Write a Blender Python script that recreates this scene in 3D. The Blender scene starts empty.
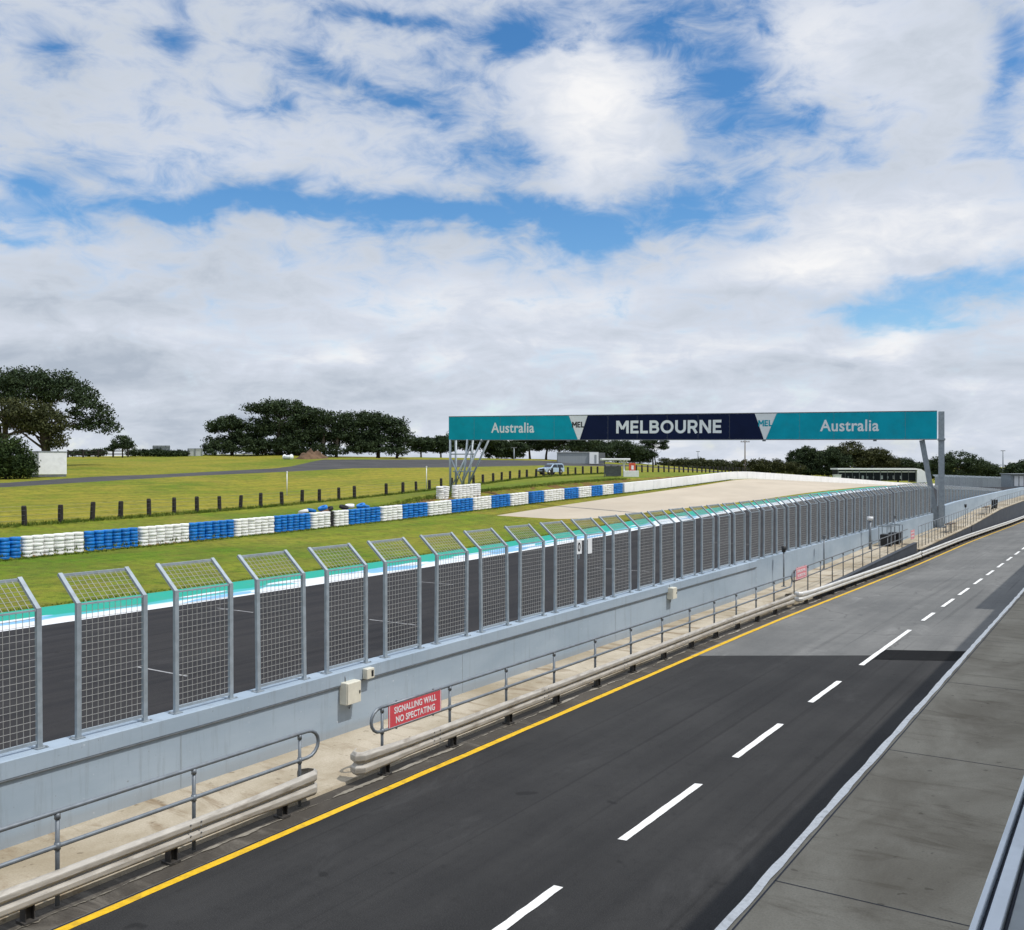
import bpy, math, random
from mathutils import Vector, Matrix
R = math.radians
random.seed(7)
scene = bpy.context.scene
COL = scene.collection

# ------------------------------------------------------------------ frame
# u = metres along the pit lane, v = metres to its left, z = up.  World X = -v, Y = u.
YAW = R(33.256); CY, SY = math.cos(YAW), math.sin(YAW)
EYE = 6.2
def W(u, v, z): return Vector((-v, u, z))

def lerp_tab(tab, x):
    if x <= tab[0][0]: return tab[0][1]
    for (a, p), (b, q) in zip(tab, tab[1:]):
        if x <= b:
            return p + (q - p) * (x - a) / (b - a)
    return tab[-1][1]
def smooth_tab(tab, x, w):
    return sum(lerp_tab(tab, x + w * k) for k in (-1, -.5, 0, .5, 1)) / 5

# ------------------------------------------------------------------ materials
def nn(nt, typ, **kw):
    n = nt.nodes.new(typ)
    for k, v in kw.items():
        if k in n.inputs.keys(): n.inputs[k].default_value = v
        else: setattr(n, k, v)
    return n
class G:
    """tiny node-graph helper"""
    def __init__(s, nt): s.nt = nt
    def link(s, a, b): s.nt.links.new(a, b)
    def val(s, sock, v):
        if isinstance(v, bpy.types.NodeSocket): s.link(v, sock)
        else: sock.default_value = v
    def math(s, op, a, b=0.0, c=None, clamp=False):
        n = s.nt.nodes.new('ShaderNodeMath'); n.operation = op; n.use_clamp = clamp
        s.val(n.inputs[0], a); s.val(n.inputs[1], b)
        if c is not None: s.val(n.inputs[2], c)
        return n.outputs[0]
    def noise(s, vec, scale, detail=4, rough=.55, dist=0.0, lac=2.0):
        n = s.nt.nodes.new('ShaderNodeTexNoise')
        s.link(vec, n.inputs['Vector'])
        n.inputs['Scale'].default_value = scale; n.inputs['Detail'].default_value = detail
        n.inputs['Roughness'].default_value = rough; n.inputs['Distortion'].default_value = dist
        n.inputs['Lacunarity'].default_value = lac
        return n.outputs['Fac']
    def smooth(s, x, a, b, lo=0.0, hi=1.0):
        n = s.nt.nodes.new('ShaderNodeMapRange'); n.interpolation_type = 'SMOOTHSTEP'
        s.val(n.inputs['Value'], x)
        n.inputs['From Min'].default_value = a; n.inputs['From Max'].default_value = b
        n.inputs['To Min'].default_value = lo; n.inputs['To Max'].default_value = hi
        return n.outputs['Result']
    def mix(s, f, a, b, mode='MIX'):
        n = s.nt.nodes.new('ShaderNodeMix'); n.data_type = 'RGBA'; n.blend_type = mode
        s.val(n.inputs[0], f)
        for i, v in ((6, a), (7, b)):
            if isinstance(v, bpy.types.NodeSocket): s.link(v, n.inputs[i])
            else: n.inputs[i].default_value = (v[0], v[1], v[2], 1)
        return n.outputs[2]
    def mapping(s, vec, scale=(1, 1, 1), rot=(0, 0, 0), loc=(0, 0, 0)):
        n = s.nt.nodes.new('ShaderNodeMapping'); s.link(vec, n.inputs['Vector'])
        n.inputs['Scale'].default_value = scale; n.inputs['Rotation'].default_value = rot
        n.inputs['Location'].default_value = loc
        return n.outputs[0]
    def sep(s, vec):
        n = s.nt.nodes.new('ShaderNodeSeparateXYZ'); s.link(vec, n.inputs[0]); return n.outputs

def base_mat(name, rough=.7, metal=0.0, spec=.4):
    m = bpy.data.materials.new(name); m.use_nodes = True
    nt = m.node_tree; b = nt.nodes['Principled BSDF']
    b.inputs['Roughness'].default_value = rough; b.inputs['Metallic'].default_value = metal
    b.inputs['Specular IOR Level'].default_value = spec
    return m, G(nt), b
def simple(name, col, rough=.7, metal=0.0, var=.18, scale=3.0, stretch=(1, 1, 1), dirt=None, dirt_amt=.5, bump=0.0, bscale=40, rnd=0.0, spec=.4):
    """one colour with cloudy wear, optional dirt patches, optional bump, optional per-object tint"""
    m, g, b = base_mat(name, rough, metal, spec)
    tc = g.nt.nodes.new('ShaderNodeTexCoord'); v = g.mapping(tc.outputs['Object'], stretch)
    oi = g.nt.nodes.new('ShaderNodeObjectInfo')
    if rnd:
        add = g.nt.nodes.new('ShaderNodeVectorMath'); add.operation = 'ADD'
        g.link(v, add.inputs[0]); 
        cmb = g.nt.nodes.new('ShaderNodeCombineXYZ'); k = g.math('MULTIPLY', oi.outputs['Random'], 57.0)
        for i in range(3): g.link(k, cmb.inputs[i])
        g.link(cmb.outputs[0], add.inputs[1]); v = add.outputs[0]
    n1 = g.noise(v, scale, 5, .6)
    f = g.smooth(n1, .3, .7)
    lo = tuple(c * (1 - var) for c in col); hi = tuple(min(1, c * (1 + var)) for c in col)
    c = g.mix(f, lo, hi)
    if dirt is not None:
        n2 = g.noise(v, scale * .45 + .3, 6, .68, .4)
        c = g.mix(g.math('MULTIPLY', g.smooth(n2, .48, .72), dirt_amt), c, dirt)
    if rnd:
        c = g.mix(1.0, c, g.mix(oi.outputs['Random'], (1 - rnd,) * 3, (1.0,) * 3), 'MULTIPLY')
    g.link(c, b.inputs['Base Color'])
    if bump:
        bn = g.nt.nodes.new('ShaderNodeBump'); bn.inputs['Strength'].default_value = bump; bn.inputs['Distance'].default_value = .02
        g.link(g.noise(v, bscale, 4, .6), bn.inputs['Height']); g.link(bn.outputs[0], b.inputs['Normal'])
    return m

M = {}
M['galv'] = simple('galvanised_steel', (.37, .425, .465), .5, .3, .12, 6, rnd=.10)
M['galv_far'] = simple('galvanised_steel_weathered', (.30, .34, .37), .55, .3, .12, 4, rnd=.12)
M['wire'] = simple('galvanised_wire', (.42, .415, .395), .5, .3, .08, 3)
M['rail_steel'] = simple('dull_pipe_steel', (.20, .225, .25), .5, .4, .15, 5, dirt=(.16, .15, .14), dirt_amt=.4)
M['rail_dark'] = simple('dark_pipe_steel', (.16, .17, .18), .55, .3, .2, 5)
M['beam'] = simple('aged_cream_guardrail', (.44, .415, .37), .55, .15, .14, 3.5, (1, .7, 4), dirt=(.20, .17, .13), dirt_amt=.8, bump=.15, bscale=14)
M['beam_new'] = simple('pale_guardrail', (.62, .62, .60), .5, .15, .08, 2.0, (1, .5, 3), dirt=(.42, .40, .36), dirt_amt=.4)
M['stub'] = simple('guardrail_post_steel', (.06, .055, .05), .8, .2, .3, 6)
M['black'] = simple('black_plastic', (.015, .016, .018), .5, 0, .2, 8)
M['cream_box'] = simple('cream_enamel', (.66, .64, .54), .45, 0, .05, 6, dirt=(.45, .43, .36), dirt_amt=.35)
M['white'] = simple('white_paint', (.78, .79, .80), .5, 0, .05, 2, dirt=(.55, .55, .53), dirt_amt=.3)
M['concrete_white'] = simple('painted_white_barrier', (.80, .80, .80), .6, 0, .05, .4, dirt=(.62, .61, .58), dirt_amt=.4)
M['red'] = simple('red_sign_enamel', (.66, .085, .105), .4, 0, .05, 3)
M['pinkred'] = simple('faded_red_sign', (.72, .25, .28), .5, 0, .06, 3)
M['teal'] = simple('teal_vinyl', (.003, .345, .45), .6, 0, .10, .5, spec=.12, dirt=(.02, .25, .32), dirt_amt=.4)
M['navy'] = simple('navy_vinyl', (.006, .012, .045), .65, 0, .1, .5, spec=.12)
M['sign_white'] = simple('white_vinyl', (.80, .82, .83), .5, 0, .03, 1)
M['tyre_blue'] = simple('blue_painted_tyre', (.010, .185, .58), .45, 0, .25, 2.5, rnd=.18)
M['tyre_white'] = simple('white_painted_tyre', (.84, .84, .82), .5, 0, .05, 2.0, dirt=(.60, .59, .54), dirt_amt=.30, rnd=.07)
M['tyre_black'] = simple('bare_black_tyre', (.02, .02, .022), .8, 0, .2, 3)
M['timber_dark'] = simple('dark_weathered_timber', (.030, .026, .024), .9, 0, .3, 5, rnd=.25)
M['bark'] = simple('grey_brown_bark', (.075, .058, .045), .95, 0, .35, 3, (1, 1, .3), bump=.6, bscale=12)
M['glass_dark'] = simple('dark_glazing', (.012, .016, .02), .12, 0, .1, 2, spec=.6)
M['dark_interior'] = simple('dark_shaded_glazing', (.010, .014, .018), .5, 0, .2, 1, spec=.15)
M['car_paint'] = simple('pale_blue_car_paint', (.40, .52, .66), .25, .1, .04, 2, spec=.6)
M['rubber'] = simple('tyre_rubber', (.015, .015, .016), .85, 0, .2, 6)
M['alloy'] = simple('alloy_wheel', (.5, .5, .52), .35, .7, .1, 4)
M['lamp_glass'] = simple('headlight_glass', (.75, .77, .78), .15, 0, .05, 6, spec=.6)
M['orange'] = simple('orange_marshal_flag', (.62, .10, .05), .7, 0, .15, 3)
M['shed'] = simple('grey_metal_shed', (.30, .33, .345), .6, .1, .08, 1, (6, 6, .2))
M['shed_roof'] = simple('pale_roof_sheet', (.55, .57, .58), .5, .1, .08, 1)
M['charcoal'] = simple('charcoal_painted_concrete', (.050, .058, .072), .75, 0, .2, 1.2, dirt=(.10, .10, .10), dirt_amt=.4)
M['bark_pale'] = simple('pale_bark', (.16, .13, .10), .95, 0, .3, 3)
M['mound'] = simple('brown_spoil_earth', (.115, .070, .040), .95, 0, .35, .8, bump=.8, bscale=4)
M['coping_metal'] = simple('pale_folded_metal', (.68, .74, .80), .4, .15, .06, 3, (1, .4, 1), dirt=(.33, .36, .40), dirt_amt=.5)
M['roof_render'] = simple('pit_building_render', (.55, .55, .54), .8, 0, .06, .6)
M['gasket'] = simple('dark_gasket', (.03, .035, .05), .8, 0, .1, 4)

def foliage(name, dark, light, tint=.3):
    m, g, b = base_mat(name, .75, 0, .18)
    tc = g.nt.nodes.new('ShaderNodeTexCoord')
    oi = g.nt.nodes.new('ShaderNodeNewGeometry')
    n = g.noise(tc.outputs['Object'], .55, 3, .6)
    f = g.math('ADD', g.math('MULTIPLY', oi.outputs['Random Per Island'], .22), g.math('MULTIPLY', n, 1.0))
    c = g.mix(g.smooth(f, .3, .95), dark, light)
    g.link(c, b.inputs['Base Color'])
    return m
M['pine_leaf'] = foliage('dark_pine_foliage', (.017, .032, .016), (.058, .084, .034))
M['olive_leaf'] = foliage('olive_pine_foliage', (.026, .036, .014), (.085, .088, .032))
M['bush_leaf'] = foliage('green_bush_foliage', (.016, .032, .011), (.060, .092, .024))
M['scrub_leaf'] = foliage('grey_green_scrub', (.035, .048, .022), (.10, .105, .050))

def wall_paint():
    m, g, b = base_mat('blue_grey_wall_paint', .65)
    tc = g.nt.nodes.new('ShaderNodeTexCoord'); v = tc.outputs['Object']
    n = g.noise(g.mapping(v, (1, .35, 1)), .9, 5, .6)
    c = g.mix(g.smooth(n, .3, .7), (.29, .365, .44), (.355, .43, .505))
    st = g.noise(g.mapping(v, (1, 3.0, .22)), 2.2, 5, .7)        # rain streaks
    c = g.mix(g.math('MULTIPLY', g.smooth(st, .52, .74), .42), c, (.21, .24, .265))
    ch = g.noise(v, 16, 3, .6); c = g.mix(g.math('MULTIPLY', g.smooth(ch, .69, .72), .6), c, (.20, .21, .215))
    sp = g.noise(v, 9, 3, .5)
    c = g.mix(g.math('MULTIPLY', g.smooth(sp, .70, .76), .5), c, (.62, .66, .70))
    z = g.sep(v)[2]                                                # splash dirt near the foot
    ft = g.math('MULTIPLY', g.smooth(g.math('ADD', z, g.math('MULTIPLY', n, -.35)), .0, .16, 1, 0), .3)
    c = g.mix(ft, c, (.27, .26, .24))
    g.link(c, b.inputs['Base Color']); return m
M['wall'] = wall_paint()

def asphalt(name, a, bcol, streak=.25, crack=False, grain=.25, spec=.25):
    m, g, b = base_mat(name, .85, 0, spec)
    tc = g.nt.nodes.new('ShaderNodeTexCoord'); v = tc.outputs['Object']
    big = g.noise(v, .16, 5, .62, .4)
    lon = g.noise(g.mapping(v, (1.6, .05, 1)), 1.0, 4, .6)       # wheel-track streaks along the lane
    f = g.math('ADD', g.math('MULTIPLY', big, 1 - streak), g.math('MULTIPLY', lon, streak))
    c = g.mix(g.smooth(f, .35, .66), a, bcol)
    fine = g.noise(v, 55, 3, .7)
    c = g.mix(g.math('MULTIPLY', g.smooth(fine, .40, .75), grain), c, tuple(min(1, x * 1.9 + .02) for x in bcol))
    mid = g.noise(v, 5, 4, .65)
    c = g.mix(g.math('MULTIPLY', g.smooth(mid, .5, .8), .35), c, tuple(x * .6 for x in a))
    rub = g.noise(g.mapping(v, (3.2, .035, 1), rot=(0, 0, R(1.2)), loc=(4, 2, 0)), 1.0, 3, .6)   # dark rubber lines
    c = g.mix(g.math('MULTIPLY', g.smooth(rub, .58, .68), .38), c, tuple(x * .55 for x in a))
    dust = g.noise(g.mapping(v, (1, .4, 1), loc=(8, 1, 0)), .5, 6, .72, .6)
    c = g.mix(g.math('MULTIPLY', g.smooth(dust, .54, .76), .45), c, tuple(min(1, x * 1.7 + .012) for x in bcol))
    spot = g.noise(v, 1.3, 2, .5)
    c = g.mix(g.math('MULTIPLY', g.smooth(spot, .71, .75), .5), c, tuple(x * .45 for x in a))
    if crack:
        vo = g.nt.nodes.new('ShaderNodeTexVoronoi'); vo.feature = 'DISTANCE_TO_EDGE'
        wv = g.nt.nodes.new('ShaderNodeVectorMath'); wv.operation = 'ADD'
        nz = g.nt.nodes.new('ShaderNodeTexNoise'); nz.inputs['Scale'].default_value = .9; nz.inputs['Detail'].default_value = 4
        g.link(v, nz.inputs['Vector']); g.link(v, wv.inputs[0]); g.link(nz.outputs['Color'], wv.inputs[1])
        vo.inputs['Scale'].default_value = .22; g.link(wv.outputs[0], vo.inputs['Vector'])
        k = g.math('MULTIPLY', g.smooth(vo.outputs['Distance'], .0, .012, 1, 0), g.smooth(big, .45, .6))
        c = g.mix(g.math('MULTIPLY', k, .55), c, tuple(x * .5 for x in a))
    g.link(c, b.inputs['Base Color'])
    bn = g.nt.nodes.new('ShaderNodeBump'); bn.inputs['Strength'].default_value = .35; bn.inputs['Distance'].default_value = .01
    g.link(fine, bn.inputs['Height']); g.link(bn.outputs[0], b.inputs['Normal'])
    return m
M['asphalt_old'] = asphalt('aged_grey_asphalt', (.105, .107, .105), (.17, .17, .163), .35, True)
M['asphalt_new'] = asphalt('dark_asphalt', (.018, .018, .0185), (.035, .0345, .034), .4, False, .36, spec=.2)
M['asphalt_black'] = asphalt('fresh_black_asphalt', (.006, .006, .0065), (.010, .010, .010), .2, grain=.06, spec=.1)
M['asphalt_track'] = asphalt('race_track_asphalt', (.020, .020, .022), (.036, .034, .034), .6, spec=.12)
M['asphalt_road'] = asphalt('access_road_asphalt', (.050, .050, .052), (.082, .080, .080), .4, spec=.1)

def concrete(name, a, bcol, stain, amt, joints=None, crack=.4):
    m, g, b = base_mat(name, .85, 0, .25)
    tc = g.nt.nodes.new('ShaderNodeTexCoord'); v = tc.outputs['Object']
    big = g.noise(g.mapping(v, (1, .6, 1)), .45, 6, .65, .5)
    c = g.mix(g.smooth(big, .32, .68), a, bcol)
    s2 = g.noise(g.mapping(v, (.45, 1.7, 1), loc=(3, 7, 1)), .9, 6, .7, .6)
    c = g.mix(g.math('MULTIPLY', g.smooth(s2, .5, .72), amt), c, stain)
    fine = g.noise(v, 30, 4, .7)
    c = g.mix(g.math('MULTIPLY', g.smooth(fine, .35, .75), .35), c, tuple(x * .55 for x in a))
    sp = g.noise(v, 4.5, 2, .5)
    c = g.mix(g.math('MULTIPLY', g.smooth(sp, .68, .74), .45), c, tuple(x * .4 for x in stain))
    g.link(c, b.inputs['Base Color'])
    bn = g.nt.nodes.new('ShaderNodeBump'); bn.inputs['Strength'].default_value = .3; bn.inputs['Distance'].default_value = .01
    g.link(fine, bn.inputs['Height']); g.link(bn.outputs[0], b.inputs['Normal'])
    return m
M['apron'] = concrete('stained_apron_concrete', (.215, .190, .145), (.35, .32, .255), (.13, .108, .076), .7)
M['platform'] = concrete('tan_platform_concrete', (.33, .275, .19), (.53, .47, .37), (.19, .125, .065), .9)
M['verge'] = concrete('dirty_verge', (.055, .048, .040), (.10, .088, .072), (.33, .30, .25), .35)
M['crumb'] = concrete('crumbled_concrete', (.20, .18, .14), (.36, .33, .28), (.07, .06, .05), .8)
M['gravel'] = simple('pale_gravel', (.47, .405, .315), .95, 0, .07, .22, (1, .4, 1), dirt=(.43, .36, .27), dirt_amt=.5, bump=.6, bscale=9)
M['line_white'] = simple('white_road_paint', (.82, .82, .80), .7, 0, .08, 14, dirt=(.32, .32, .30), dirt_amt=.42)
M['line_worn'] = simple('worn_grid_paint', (.36, .36, .36), .7, 0, .2, 4, dirt=(.10, .10, .10), dirt_amt=.6)
M['line_yellow'] = simple('yellow_road_paint', (.72, .44, .012), .65, 0, .12, 9, dirt=(.30, .19, .03), dirt_amt=.6)

def grass(name, dry=.0, dirt=0.0, lo=(.130, .205, .014), hi=(.34, .300, .036)):
    m, g, b = base_mat(name, .9, 0, .12)
    tc = g.nt.nodes.new('ShaderNodeTexCoord'); v = tc.outputs['Object']
    p1 = g.noise(g.mapping(v, (1, .55, 1)), .055, 5, .62, .8)
    p2 = g.noise(g.mapping(v, (1, 1, 1), loc=(20, 5, 0)), .35, 5, .65)
    f = g.math('ADD', g.math('MULTIPLY', p1, .7), g.math('MULTIPLY', p2, .3))
    c = g.mix(g.smooth(f, .36 - dry, .64 - dry), lo, hi)
    mow = g.math('SINE', g.math('ADD', g.math('MULTIPLY', g.sep(v)[0], 2.3), g.math('MULTIPLY', p1, 9.0)))   # faint mowing lines along the straight
    c = g.mix(g.math('MULTIPLY', g.smooth(mow, -.3, .9), .22), c, tuple(x * .62 for x in lo))
    p3 = g.noise(g.mapping(v, (.35, 1.0, 1), loc=(9, 40, 0)), .11, 5, .7, .5)
    c = g.mix(g.math('MULTIPLY', g.smooth(p3, .52, .72), .45), c, (.30, .235, .06))
    p4 = g.noise(v, 1.6, 4, .7)
    c = g.mix(g.math('MULTIPLY', g.smooth(p4, .42, .72), .65), c, (.050, .098, .010))
    fine = g.noise(v, 9, 4, .75)
    c = g.mix(g.math('MULTIPLY', g.smooth(fine, .42, .72), .5), c, (.060, .080, .010))
    if dirt:
        d = g.noise(v, .5, 6, .7, .6)
        c = g.mix(g.math('MULTIPLY', g.smooth(d, .40, .58), dirt), c, (.16, .085, .035))
    g.link(c, b.inputs['Base Color'])
    bn = g.nt.nodes.new('ShaderNodeBump'); bn.inputs['Strength'].default_value = .8; bn.inputs['Distance'].default_value = .12
    g.link(fine, bn.inputs['Height']); g.link(bn.outputs[0], b.inputs['Normal'])
    return m
M['grass'] = grass('mown_grass', 0, .22, (.118, .215, .014), (.27, .285, .028)); M['grass_dry'] = grass('dry_hill_grass', .05, .16); M['grass_dirt'] = grass('worn_grass_and_earth', .03, .9)
M['grass_edge'] = grass('rough_edge_grass', .06, .35)

def runoff():
    m, g, b = base_mat('painted_runoff', .6, 0, .3)
    tc = g.nt.nodes.new('ShaderNodeTexCoord'); v = tc.outputs['Object']
    x = g.math('MULTIPLY', g.sep(v)[0], -1.0)                      # v coordinate
    n = g.noise(g.mapping(v, (.55, .14, 1), rot=(0, 0, R(14))), 1.0, 2, .5, .6)
    n2 = g.noise(g.mapping(v, (.7, .12, 1), rot=(0, 0, R(10)), loc=(5, 9, 0)), 1.0, 2, .5, .6)
    w = g.math('ADD', x, g.math('MULTIPLY', g.math('SUBTRACT', n, .5), 2.6))
    c = g.mix(g.smooth(n2, .455, .475), (.20, .42, .64), (.68, .73, .76))
    c = g.mix(g.math('MULTIPLY', g.smooth(n, .53, .55), g.smooth(x, 36.2, 36.6)), c, (.05, .40, .42))
    c = g.mix(g.smooth(w, 37.35, 37.45), c, (.004, .33, .235))
    c = g.mix(g.smooth(x, 35.55, 35.62, 1, 0), c, (.76, .77, .77))
    d = g.noise(v, .8, 5, .65); c = g.mix(g.math('MULTIPLY', g.smooth(d, .5, .75), .25), c, (.2, .22, .22))
    g.link(c, b.inputs['Base Color']); return m
M['runoff'] = runoff()

# ------------------------------------------------------------------ mesh builder
class MB:
    def __init__(s): s.v = []; s.f = []; s.sm = []
    def add(s, vs, fs, smooth=False):
        o = len(s.v); s.v += [tuple(p) for p in vs]; s.f += [tuple(i + o for i in f) for f in fs]; s.sm += [smooth] * len(fs)
    def box(s, c, sz, rot=None):
        hx, hy, hz = sz[0] / 2, sz[1] / 2, sz[2] / 2
        vs = [Vector((x, y, z)) for x in (-hx, hx) for y in (-hy, hy) for z in (-hz, hz)]
        if rot is not None: vs = [rot @ p for p in vs]
        c = Vector(c)
        s.add([p + c for p in vs], [(0, 1, 3, 2), (4, 6, 7, 5), (0, 4, 5, 1), (2, 3, 7, 6), (0, 2, 6, 4), (1, 5, 7, 3)])
    def rbox(s, c, sz, bev):
        """box with its vertical and horizontal edges chamfered"""
        x, y, z = sz[0] / 2, sz[1] / 2, sz[2] / 2; b = bev
        rings = []
        for zz, ins in ((-z, b), (-z + b, 0), (z - b, 0), (z, b)):
            X, Y = x - ins, y - ins; k = b
            rings.append([Vector(c) + Vector(p) for p in ((X, -Y + k, zz), (X, Y - k, zz), (X - k, Y, zz), (-X + k, Y, zz), (-X, Y - k, zz), (-X, -Y + k, zz), (-X + k, -Y, zz), (X - k, -Y, zz))])
        s.loft(rings, True)
    def loft(s, rings, caps=False, closed=True, smooth=False):
        n = len(rings[0]); vs = [p for r in rings for p in r]; fs = []
        for i in range(len(rings) - 1):
            for j in range(n if closed else n - 1):
                k = (j + 1) % n
                fs.append((i * n + j, i * n + k, (i + 1) * n + k, (i + 1) * n + j))
        if caps: fs += [tuple(range(n - 1, -1, -1)), tuple((len(rings) - 1) * n + j for j in range(n))]
        s.add(vs, fs, smooth)
    def tube(s, pts, r, n=8, caps=True, smooth=True):
        pts = [Vector(p) for p in pts]; rs = r if isinstance(r, (list, tuple)) else [r] * len(pts)
        rings = []; up = None
        for i, p in enumerate(pts):
            t = ((pts[i] - pts[i - 1]).normalized() if i else Vector()) + ((pts[i + 1] - pts[i]).normalized() if i < len(pts) - 1 else Vector())
            t.normalize()
            if up is None:
                up = Vector((0, 0, 1)) if abs(t.z) < .9 else Vector((1, 0, 0))
            a = t.cross(up).normalized(); b = a.cross(t).normalized(); up = b
            rings.append([p + (a * math.cos(2 * math.pi * k / n + math.pi / n) + b * math.sin(2 * math.pi * k / n + math.pi / n)) * rs[i] for k in range(n)])
        s.loft(rings, caps, True, smooth)
    def bar(s, a, b, w, h=None, up=(0, 0, 1)):
        a, b = Vector(a), Vector(b); d = (b - a).normalized(); u = Vector(up)
        if abs(d.dot(u)) > .95: u = Vector((1, 0, 0))
        x = d.cross(u).normalized(); y = x.cross(d).normalized(); h = h or w
        r = [[p + x * (w / 2 * i) + y * (h / 2 * j) for i, j in ((-1, -1), (1, -1), (1, 1), (-1, 1))] for p in (a, b)]
        s.loft(r, True)
    def prism(s, poly, fn, d0, d1):
        """poly 2-D outline, fn(px,py,depth) -> point"""
        n = len(poly); vs = [fn(x, y, d0) for x, y in poly] + [fn(x, y, d1) for x, y in poly]
        fs = [tuple(range(n)), tuple(range(2 * n - 1, n - 1, -1))] + [(i, i + n, (i + 1) % n + n, (i + 1) % n) for i in range(n)]
        s.add(vs, fs)
    def build(s, name, mat, parent=None, origin=None):
        me = bpy.data.meshes.new(name)
        o = Vector(origin) if origin is not None else Vector((0, 0, 0))
        me.from_pydata([(Vector(p) - o)[:] for p in s.v], [], s.f); me.update()
        me.polygons.foreach_set('use_smooth', s.sm)
        me.materials.append(mat)
        ob = bpy.data.objects.new(name, me); COL.objects.link(ob)
        if parent is not None: ob.parent = parent
        return ob
def orient(ob):
    import bmesh
    bm = bmesh.new(); bm.from_mesh(ob.data); bmesh.ops.recalc_face_normals(bm, faces=bm.faces); bm.to_mesh(ob.data); bm.free(); return ob

def thing(name, label, cat, loc=(0, 0, 0), group=None, rz=0.0):
    o = bpy.data.objects.new(name, None); COL.objects.link(o); o.location = loc; o.rotation_euler = (0, 0, rz)
    o.empty_display_size = .3
    tag(o, label, cat, group); return o
def tag(o, label, cat, group=None):
    o['label'] = label; o['category'] = cat
    if group: o['group'] = group
    return o
def struct(o): o['kind'] = 'structure'; return o
def dup(root, loc, label, group=None):
    r = root.copy(); COL.objects.link(r); r.location = loc; r['label'] = label
    if group: r['group'] = group
    for ch in list(root.children):
        c = ch.copy(); COL.objects.link(c); c.parent = r
        for gch in list(ch.children):
            d = gch.copy(); COL.objects.link(d); d.parent = c
    return r
ONES = 'zeroth first second third fourth fifth sixth seventh eighth ninth tenth eleventh twelfth thirteenth fourteenth fifteenth sixteenth seventeenth eighteenth nineteenth'.split()
def ordinal(n):
    if n < 20: return ONES[n]
    tens = ['', '', 'twent', 'thirt', 'fort', 'fift'][n // 10]
    return tens + 'ieth' if n % 10 == 0 else tens + 'y-' + ONES[n % 10]

FONT = bpy.data.fonts.load('<builtin>') if '<builtin>' in bpy.data.fonts else None
def text_mesh(body, height, mat, name, parent, mtx, bold=0.0, width=None, depth=.004, spacing=1.05):
    cu = bpy.data.curves.new('lettering', 'FONT'); cu.body = body; cu.size = 1.0; cu.align_x = 'CENTER'; cu.align_y = 'CENTER'
    cu.offset = bold; cu.space_character = spacing; cu.extrude = depth; cu.resolution_u = 6
    tmp = bpy.data.objects.new('lettering', cu); COL.objects.link(tmp)
    dg = bpy.context.evaluated_depsgraph_get(); me = bpy.data.meshes.new_from_object(tmp.evaluated_get(dg))
    bpy.data.objects.remove(tmp)
    xs = [v.co.x for v in me.vertices]; ys = [v.co.y for v in me.vertices]
    w, h = max(xs) - min(xs), max(ys) - min(ys); cx, cy = (max(xs) + min(xs)) / 2, (max(ys) + min(ys)) / 2
    sy = height / h; sx = (width / w) if width else sy
    for v in me.vertices:
        v.co = mtx @ Vector(((v.co.x - cx) * sx, (v.co.y - cy) * sy, v.co.z))
    me.name = name; me.materials.clear(); me.materials.append(mat)
    ob = bpy.data.objects.new(name, me); COL.objects.link(ob); ob.parent = parent
    return ob

def _arc(cx, cy, rx, ry, a0, a1, n=10):
    return [(cx + rx * math.cos(R(a0 + (a1 - a0) * k / n)), cy + ry * math.sin(R(a0 + (a1 - a0) * k / n))) for k in range(n + 1)]
# heavy sans capitals as stroke paths in a box of the given width and height 1 (stroke centre lines)
GLYPH = {'M': (1.02, [[(.11, 0), (.11, 1)], [(.15, .96), (.51, .34)], [(.51, .34), (.87, .96)], [(.91, 1), (.91, 0)]]),
 'E': (.66, [[(.11, 0), (.11, 1)], [(.2, .9), (.64, .9)], [(.2, .5), (.60, .5)], [(.2, .1), (.66, .1)]]),
 'L': (.62, [[(.11, 0), (.11, 1)], [(.2, .1), (.62, .1)]]),
 'B': (.76, [[(.11, 0), (.11, 1)], [(.2, .9)] + _arc(.42, .71, .20, .19, 90, -90) + [(.2, .52)], [(.2, .5)] + _arc(.45, .30, .21, .20, 90, -90) + [(.2, .1)]]),
 'O': (1.0, [_arc(.5, .5, .40, .41, 0, 360, 24)]),
 'U': (.84, [[(.11, 1), (.11, .38)] + _arc(.42, .38, .31, .29, 180, 360, 14) + [(.73, 1)]]),
 'R': (.78, [[(.11, 0), (.11, 1)], [(.2, .9)] + _arc(.43, .67, .22, .23, 90, -90) + [(.2, .44)], [(.42, .42), (.68, .0)]]),
 'N': (.88, [[(.11, 0), (.11, 1)], [(.13, .97), (.75, .03)], [(.77, 1), (.77, 0)]])}
def block_text(body, height, width, mat, name, parent, mtx, t=.205, gap=.11):
    tot = sum(GLYPH[c][0] for c in body) + gap * (len(body) - 1); kx = width / tot; m = MB(); x = 0; lay = 0
    for c in body:
        w, strokes = GLYPH[c]
        for st in strokes:
            lay += 1; z = .002 + .0012 * (lay % 5)
            P = [Vector(((x + a) * kx, (b - .5) * height)) for a, b in st]; L = []; Q = []; closed = (P[0] - P[-1]).length < 1e-4
            for i, p in enumerate(P):
                a = P[i - 1] if i else (P[-2] if closed else p); b = P[i + 1] if i < len(P) - 1 else (P[1] if closed else p)
                d = (b - a).normalized(); nrm = Vector((-d.y, d.x)) * t * height / 2
                L.append(p + nrm); Q.append(p - nrm)
            m.loft([[(p.x - width / 2, p.y, z), (q.x - width / 2, q.y, z)] for p, q in zip(L, Q)], False, False)
        x += w + gap
    m.v = [tuple(mtx @ Vector(p)) for p in m.v]
    return m.build(name, mat, parent)

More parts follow.
